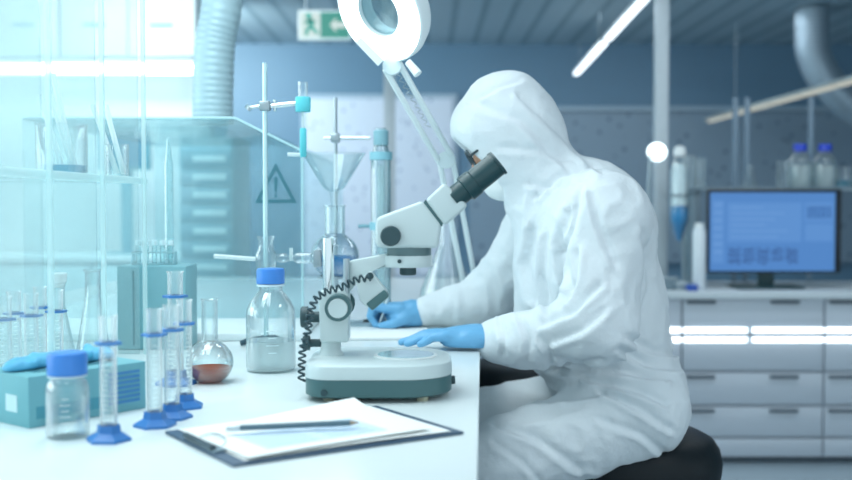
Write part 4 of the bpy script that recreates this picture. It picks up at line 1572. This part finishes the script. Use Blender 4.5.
# shelf behind the monitor
RY = 5.42
zs_ = P(700, 187.5, RY).z
t = thing('bottle_shelf', 'grey glass-backed shelf behind the monitor holding bottles', 'shelf', (P(780, 0, RY).x, RY + .05, ctop))
MB().box(P(690, 0, RY).x, 3.3, RY - .1, RY + .13, zs_ - .018, zs_, .002).build('shelf_board', mat('grey_shelf', '7c909c', .4), t, True)
for px in (745, 757, 823):
    x = P(px, 0, RY).x
    MB().box(x - .012, x + .012, RY + .135, RY + .16, ctop, P(700, 95, RY).z, .002).build('post', mat('grey_post', '71889a', .4), t, True)
for px in (696, 900):
    x = P(px, 0, RY).x
    MB().box(x - .012, x + .012, RY - .08, RY + .12, ctop, zs_ - .0185, .002).build('support', mat('grey_shelf'), t, True)
CAPD = mat('deep_blue_cap', '2346c4', .4)
bt = None
for px, lb in ((802, 'left of the two blue-capped bottles on the shelf behind the monitor'), (827, 'right of the two blue-capped bottles on the shelf behind the monitor')):
    b = bottle('reagent_bottle', lb, (P(px, 0, RY).x, RY, zs_), .056, .213, (.5, WATER), 'blue-capped bottles on the back shelf', CAPD)
for px, R, h, lb in ((783, .03, .13, 'narrow clear beaker on the back shelf left of the bottles'), (815, .03, .12, 'clear beaker between the two blue-capped bottles'), (845, .045, .10, 'clear beaker with turquoise liquid at the right picture edge')):
    beaker(lb, (P(px, 0, RY).x, RY - (.02 if px != 815 else -.07), zs_), R, h, BLUEL2 if px == 845 else None, .35)
x = P(752, 0, RY).x
erlenmeyer('small conical flask on the back shelf above the monitor', (x, RY, zs_), .035, .11, .012)

# apparatus left of the monitor
AY = 5.25
z = lambda py: P(682, py, AY).z
ax = P(681, 0, AY).x
t = thing('separating_funnel', 'white and blue separating funnel on a stand left of the monitor', 'separating funnel', (ax, AY, ctop))
MB().box(ax - .05, ax + .11, AY + .02, AY + .14, ctop, ctop + .012, .003).build('stand_base', mat('stand_grey', '8596a0', .4), t, True)
xr = P(690, 0, AY).x
MB().cyl((xr, AY + .09, ctop + .0125), (xr, AY + .09, z(148)), .006, n=14).build('stand_rod', STEEL, t, True)
MB().lathe(vessel([(.004, z(248)), (.012, z(242)), (.042, z(222)), (.045, z(212)), (.042, z(170)), (.03, z(162)), (.02, z(155))], .002), (ax, AY, 0), n=28, cap1=False).build('glass_body', G, t, True)
MB().lathe([(.01, z(241)), (.040, z(222)), (.043, z(213)), (.0425, z(206))], (ax, AY, 0), n=28).build('blue_liquid', mat('deep_blue_liquid', '2f8fc6', .2), t, True)
MB().lathe([(.0425, z(205.5)), (.040, z(172)), (.028, z(164))], (ax, AY, 0), n=28).build('white_layer', mat('white_layer', 'dfeaee', .5), t, True)
MB().lathe([(.026, z(156)), (.03, z(152)), (.022, z(147)), (.01, z(146))], (ax, AY, 0), n=24).build('cap', WHITE, t, True)
MB().tube([(xr, AY + .09, z(195)), (ax + .05, AY + .03, z(195))], .006, 10).build('clamp', STEEL, t, True)
MB().tube([(ax + .05 * math.cos(a), AY + .05 * math.sin(a), z(195)) for a in np.linspace(0, 2 * PI, 24, endpoint=False)], .004, 8, closed=True).build('clamp_ring', STEEL, t, True)
# glass tube beside
for px, yt, lb in ((692, 155, 'thin upright glass tube right of the separating funnel'), (703, 158, 'second thin glass tube, closest to the monitor')):
    x = P(px, 0, 5.45).x
    MBt = MB().lathe(vessel([(.026, 0), (.026, P(0, yt, 5.45).z - zs_), ], .002), n=20, cap1=False).build('glass_tube', G)
    MBt.location = (x, 5.46, zs_)
    tag(MBt, lb, 'glass tube')
    if px == 692:
        MBt.location.z = ctop
        MBt.scale.z = (P(0, yt, 5.45).z - ctop) / (P(0, yt, 5.45).z - zs_)
x0 = P(702.5, 0, 5.06).x
t = thing('wash_bottle', 'white plastic bottle standing at the left edge of the monitor', 'bottle', (x0, 5.08, ctop))
hb = P(0, 226, 5.08).z - ctop
MB().lathe([(.028, 0), (.030, .004), (.030, hb * .9), (.024, hb * .96), (.02, hb)], n=28).build('body', mat('white_bottle', 'dce5ea', .4), t)
MB().lathe([(.021, hb - .002), (.021, hb + .012), (.018, hb + .014)], n=24).build('cap', WHITE, t)
# small clutter
for k, (px, yy, w_, h_, col, lb) in enumerate(((672, 5.08, .07, .05, '6f838e', 'low grey box on the counter behind the person'), (683, 5.06, .05, .03, '8d9da5', 'small flat grey tray on the counter beside the white bottle'), (694, 5.02, .045, .022, '2f56b0', 'small blue tray lying on the counter by the white bottle'))):
    x = P(px, 0, yy).x
    t = thing('tray', lb, 'tray', (x, yy, ctop), 0)
    MB().box(-w_ / 2, w_ / 2, -.03, .03, 0, h_, .004).build('body', mat('tray_' + ['grey', 'pale', 'blue'][k], col, .5), t)
    MB().box(-w_ / 2 - .003, w_ / 2 + .003, -.033, .033, h_ + .0003, h_ + .006, .002).build('lid', mat('tray_lid_' + ['grey', 'pale', 'blue'][k], ['a5b4bb', 'c3ced2', '4a72c4'][k], .5), t)
# round lamp
DL = 5.3
lc2 = P(657, 152, DL)
t = thing('desk_lamp', 'small bright round lamp on a stalk beside the pale post', 'lamp', (lc2.x - .03, DL, ctop))
MB().lathe([(.07, 0), (.07, .012), (.02, .02)], (lc2.x - .03, DL, ctop), n=28).build('base', mat('stand_grey'), t, True)
MB().tube(catmull([(lc2.x - .03, DL, ctop + .015), (lc2.x - .04, DL, ctop + .35), (lc2.x - .03, DL, lc2.z - .02), (lc2.x + .01, DL + .02, lc2.z)], 8), .007, 10).build('stalk', STEEL, t, True)
dn = Vector((-.3, -1, -.35)).normalized()
MB().lathe([(.024, -.03), (.045, -.012), (.048, 0), (.046, .003), (.045, -.002), (.024, -.02)], lc2, dn, 28, cap1=False).build('shade', WHL, t, True)
MB().lathe([(.0445, -.004), (.04, .008), (.025, .014), (.001, .016)], lc2, dn, 28, cap1=False).build('bulb', emis('desk_light', 'f6fcff', 2.2), t, True)

# ================================================================== CEILING LIGHTS
LZ = 2.2
for k, (ya, yb) in enumerate(((5.2, 6.84), (6.98, 8.7))):
    xa = 1.075 + (ya - 5.4) * .032
    xb = 1.075 + (yb - 5.4) * .032
    t = thing('pendant_light', ['nearer section of the hanging strip light at the top', 'farther section of the hanging strip light over the person'][k], 'strip light', ((xa + xb) / 2, (ya + yb) / 2, LZ), 0, 'hanging strip lights')
    an = math.atan2(yb - ya, xb - xa)
    ln = math.hypot(xb - xa, yb - ya)
    M = Matrix.Translation(((xa + xb) / 2, (ya + yb) / 2, LZ)) @ Matrix.Rotation(an, 4, 'Z')
    MB().box(-ln / 2, ln / 2, -.022, .022, .008, .03, .003, M=M).build('housing', WHITE, t, True)
    MB().box(-ln / 2 + .01, ln / 2 - .01, -.020, .020, -.010, .0075, .004, M=M).build('diffuser', emis('strip_diffuser', 'eef8ff', 2.3), t, True)
    for s_ in (-.35, .35):
        c = M @ Vector((s_ * ln, 0, .03))
        MB().cyl(c, (c.x, c.y, CEIL), .0015, n=8).build('cable', STEEL, t, True)
# dim rail, right, made to glow in place of a reflection
ra, rb = P(707, 122, 8.8), P(852, 70, 5.5)
rb = Vector((ra.x - .02, 5.5, ra.z + .02))
za = ra.z
xr_ = ra.x
def on_rail(py):
    return None
t = thing('strip_light_or_glint', 'dim yellowish glowing rail imitating a reflection at the upper right', 'strip light', (xr_, 6.5, za), 0)
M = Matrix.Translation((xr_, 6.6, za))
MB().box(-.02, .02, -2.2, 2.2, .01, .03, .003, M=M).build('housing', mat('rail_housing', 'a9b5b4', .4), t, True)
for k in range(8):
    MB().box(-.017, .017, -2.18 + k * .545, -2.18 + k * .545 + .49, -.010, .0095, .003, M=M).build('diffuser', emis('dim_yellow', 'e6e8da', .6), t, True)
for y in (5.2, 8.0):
    MB().cyl((xr_, y, za + .03), (xr_, y, CEIL), .002, n=8).build('cable', STEEL, t, True)  # hangs the glowing rail that stands in for a reflection

# exit sign
EY = 6.0
e0, e1 = P(298, 10, EY), P(351, 40, EY)
t = thing('exit_sign', 'green and white emergency exit sign hanging behind the lamp', 'sign', ((e0.x + e1.x) / 2, EY, e1.z))
MB().box(e0.x, e1.x, EY, EY + .03, e1.z, e0.z, .004).build('frame', mat('sign_frame', 'e3f0f0', .4), t, True)
w_, h_ = e1.x - e0.x, e0.z - e1.z
sq = lambda u, v: (e0.x + u * w_, e1.z + v * h_)
MB().prism([sq(.42, .07), sq(.97, .07), sq(.97, .93), sq(.42, .93)], EY - .001, EY + .001).build('green_panel', emis('exit_green', '3fa796', .75), t, True)
MB().prism([sq(.03, .07), sq(.41, .07), sq(.41, .93), sq(.03, .93)], EY - .001, EY + .001).build('white_panel', emis('exit_white', 'dff2ee', .8), t, True)
m = MB()
m.prism([sq(.60, .5), sq(.72, .25), sq(.72, .40), sq(.9, .40), sq(.9, .60), sq(.72, .60), sq(.72, .75)][::-1], EY - .003, EY - .0011)
m.build('arrow', emis('exit_white', 'dff2ee', .8), t, True)
m = MB()
hcx, hcz = sq(.20, .80)
m.cyl((hcx, EY - .003, hcz), (hcx, EY - .0011, hcz), .017, n=14)
for a, b, rr in (((.22, .70), (.25, .45), .014), ((.25, .45), (.15, .32), .010), ((.15, .32), (.17, .15), .009), ((.25, .45), (.32, .30), .010), ((.32, .30), (.38, .22), .008), ((.22, .68), (.12, .55), .008), ((.23, .66), (.33, .58), .008)):
    A, B = sq(*a), sq(*b)
    dx, dz = B[0] - A[0], B[1] - A[1]
    l_ = math.hypot(dx, dz)
    ox, oz = -dz / l_ * rr, dx / l_ * rr
    m.prism([(A[0] + ox, A[1] + oz), (A[0] - ox, A[1] - oz), (B[0] - ox, B[1] - oz), (B[0] + ox, B[1] + oz)], EY - .003, EY - .0011)
m.build('running_figure', mat('exit_figure_green', '3fa796', .5), t, True)
for x in (e0.x + .04, e1.x - .04):
    MB().cyl((x, EY + .015, e0.z), (x, EY + .015, CEIL), .004, n=8).build('hanger', STEEL, t, True)

# ================================================================== BACKGROUND LEFT
TY = 5.2
x0, x1 = P(178, 0, TY).x, P(232, 0, TY).x
t = thing('drawer_tower', 'tall teal-grey drawer tower with pale label strips behind the hood', 'drawer tower', ((x0 + x1) / 2, TY + .25, 0))
zt = P(200, 136, TY).z
MB().box(x0, x1, TY, TY + .5, 0, zt, .004).build('carcass', mat('tower_teal', '8fbecb', .4), t, True)
pys = (150, 168, 186, 204, 222, 240, 258, 276)
for a, b in zip(pys[:-1], pys[1:]):
    d = MB().box(x0 + .008, x1 - .008, TY - .015, TY - .0005, P(0, b, TY).z + .004, P(0, a, TY).z - .004, .002).build('drawer', mat('tower_drawer', '84b3c1', .35), t, True)
    zm = (P(0, a, TY).z + P(0, b, TY).z) / 2
    MB().box((x0 + x1) / 2 - .06, x1 - .03, TY - .020, TY - .0155, zm - .014, zm + .014, .002).build('label_strip', mat('label_strip', 'd5eef2', .4), d, True)
# left counter and its screen
t = thing('side_counter', 'pale cabinet counter at the far left behind the glass shelf', 'cabinet', (-1.9, 6.1, 0))
MB().box(-2.78, -1.28, 5.85, 6.38, 0, .88, .003).build('carcass', mat('left_cabinet', 'b4d9e0', .4), t, True)
MB().box(-2.79, -1.26, 5.82, 6.39, .8805, .915, .003).build('top', mat('left_counter_top', 'd9edf0', .35), t, True)
for k in range(3):
    MB().box(-2.77 + k * .5, -2.29 + k * .5, 5.83, 5.849, .1, .86, .003).build('door', mat('left_door', 'bfe0e6', .4), t, True)
q0, q1 = P(98, 127, 6.0), P(150, 170, 6.0)
t = thing('monitor', 'small screen with a blue glow at the far left behind the glass', 'monitor', ((q0.x + q1.x) / 2, 6.03, .9155))
MB().box(q0.x, q1.x, 6.0, 6.04, q1.z, q0.z, .005).build('bezel', mat('left_screen_bezel', '6aa8b6', .4), t, True)
MB().box(q0.x + .02, q1.x - .02, 5.998, 6.001, q1.z + .02, q0.z - .02).build('screen', emis('left_screen_blue', '5db4dc', .7), t, True)
MB().box((q0.x + q1.x) / 2 - .03, (q0.x + q1.x) / 2 + .03, 6.041, 6.06, .925, q1.z + .08).build('stand_neck', mat('left_screen_bezel'), t, True)
MB().box((q0.x + q1.x) / 2 - .1, (q0.x + q1.x) / 2 + .1, 5.96, 6.12, .9155, .925, .002).build('stand_foot', mat('left_screen_bezel'), t, True)
# wall cabinets with strip lamp
zc = P(0, 57, 6.1).z
for k, (xa, xb) in enumerate(((-2.78, -2.02), (-2.01, P(196, 0, 6.1).x))):
    t = thing('wall_cabinet', ['pale wall cabinet at the far upper left corner', 'pale wall cabinet above the bright strip, left of the duct'][k], 'cabinet', ((xa + xb) / 2, 6.25, zc), 0, 'wall cabinets at the upper left')
    MB().box(xa, xb, 6.1, 6.398, zc, CEIL - .002, .003).build('carcass', mat('wall_cabinet', 'd2e2e6', .4), t, True)
    n = 2
    for j in range(n):
        w_ = (xb - xa) / n
        d = MB().box(xa + j * w_ + .003, xa + (j + 1) * w_ - .003, 6.08, 6.0995, zc + .003, CEIL - .005, .003).build('door', mat('wall_cabinet_door', 'd6e6e9', .4), t, True)
        MB().box(xa + j * w_ + w_ / 2 - .06, xa + j * w_ + w_ / 2 + .06, 6.068, 6.0795, P(0, 27, 6.1).z, P(0, 24, 6.1).z).build('handle', mat('left_handle', '86b5c0', .4), d, True)
t = thing('strip_light_or_glint', 'bright white strip light under the wall cabinets at left', 'strip light', (-1.9, 6.2, zc - .04), 0)
MB().box(-2.7, P(194, 0, 6.1).x, 6.12, 6.2, zc - .035, zc - .0005, .004).build('housing', WHITE, t, True)
MB().box(-2.69, P(193, 0, 6.1).x, 6.115, 6.19, zc - .085, zc - .0355, .006).build('diffuser', emis('left_strip', 'f0feff', 5.0), t, True)

# ================================================================== LIGHT
def area(name, loc, target, size, energy, col, sy=None):
    l = bpy.data.lights.new(name, 'AREA')
    l.energy = energy
    l.color = col
    l.shape = 'RECTANGLE'
    l.size = size
    l.size_y = sy or size
    o = bpy.data.objects.new(name, l)
    o.location = loc
    o.rotation_euler = (Vector(target) - Vector(loc)).to_track_quat('-Z', 'Y').to_euler()
    COL.objects.link(o)
    return o


area('added_window_fill', (-2.78, 2.4, 1.62), (0, 2.4, .9), 4.0, 42, (.87, .97, 1.0), 1.3)  # area light added at the unseen window to brighten the left
area('bench_ceiling_light', (-.45, 1.9, 2.46), (-.45, 1.9, 0), .5, 16, (.90, .97, 1.0), 2.6)
area('aisle_fill', (1.3, 1.6, 2.46), (1.0, 2.2, 0), .4, 18, (.93, .96, 1.0), 2.4)  # fill added from the right, has no fixture
area('left_wash_fill', (-1.6, 5.2, 2.45), (-1.7, 5.8, 0), 1.6, 46, (.92, .985, 1.0), .6)  # unseen lamp added to wash the left background pale
area('back_room_light', (1.2, 7.4, 2.45), (1.2, 7.6, 0), 2.4, 16, (.88, .95, 1.0), .8)
area('back_left_fill', (-2.0, 7.5, 2.42), (-1.0, 9.0, 1.7), 1.2, 85, (.84, .98, 1.0), .6)  # hidden lamp added behind the partition to lighten the far wall
area('shelf_fill', (-.95, 1.7, 2.3), (-.85, 1.9, .9), .5, 18, (.88, .99, 1.0), 1.6)  # unseen fill added above to whiten the glass shelf
area('counter_light', (1.6, 4.2, 2.45), (1.6, 4.8, 0), 1.8, 16, (.88, .95, 1.0), .3)
w = bpy.data.worlds.new('world')
scene.world = w
w.use_nodes = True
bg = w.node_tree.nodes['Background']
bg.inputs['Color'].default_value = (.68, .82, .89, 1)
bg.inputs['Strength'].default_value = 1.3

scene.view_settings.view_transform = 'Standard'
scene.view_settings.look = 'None'
scene.view_settings.exposure = 0.0
scene.view_settings.gamma = 1
scene.view_settings.use_curve_mapping = False
scene.cycles.max_bounces = 10
scene.cycles.transparent_max_bounces = 48
scene.cycles.use_denoising = True
scene.cycles.sample_clamp_indirect = 6
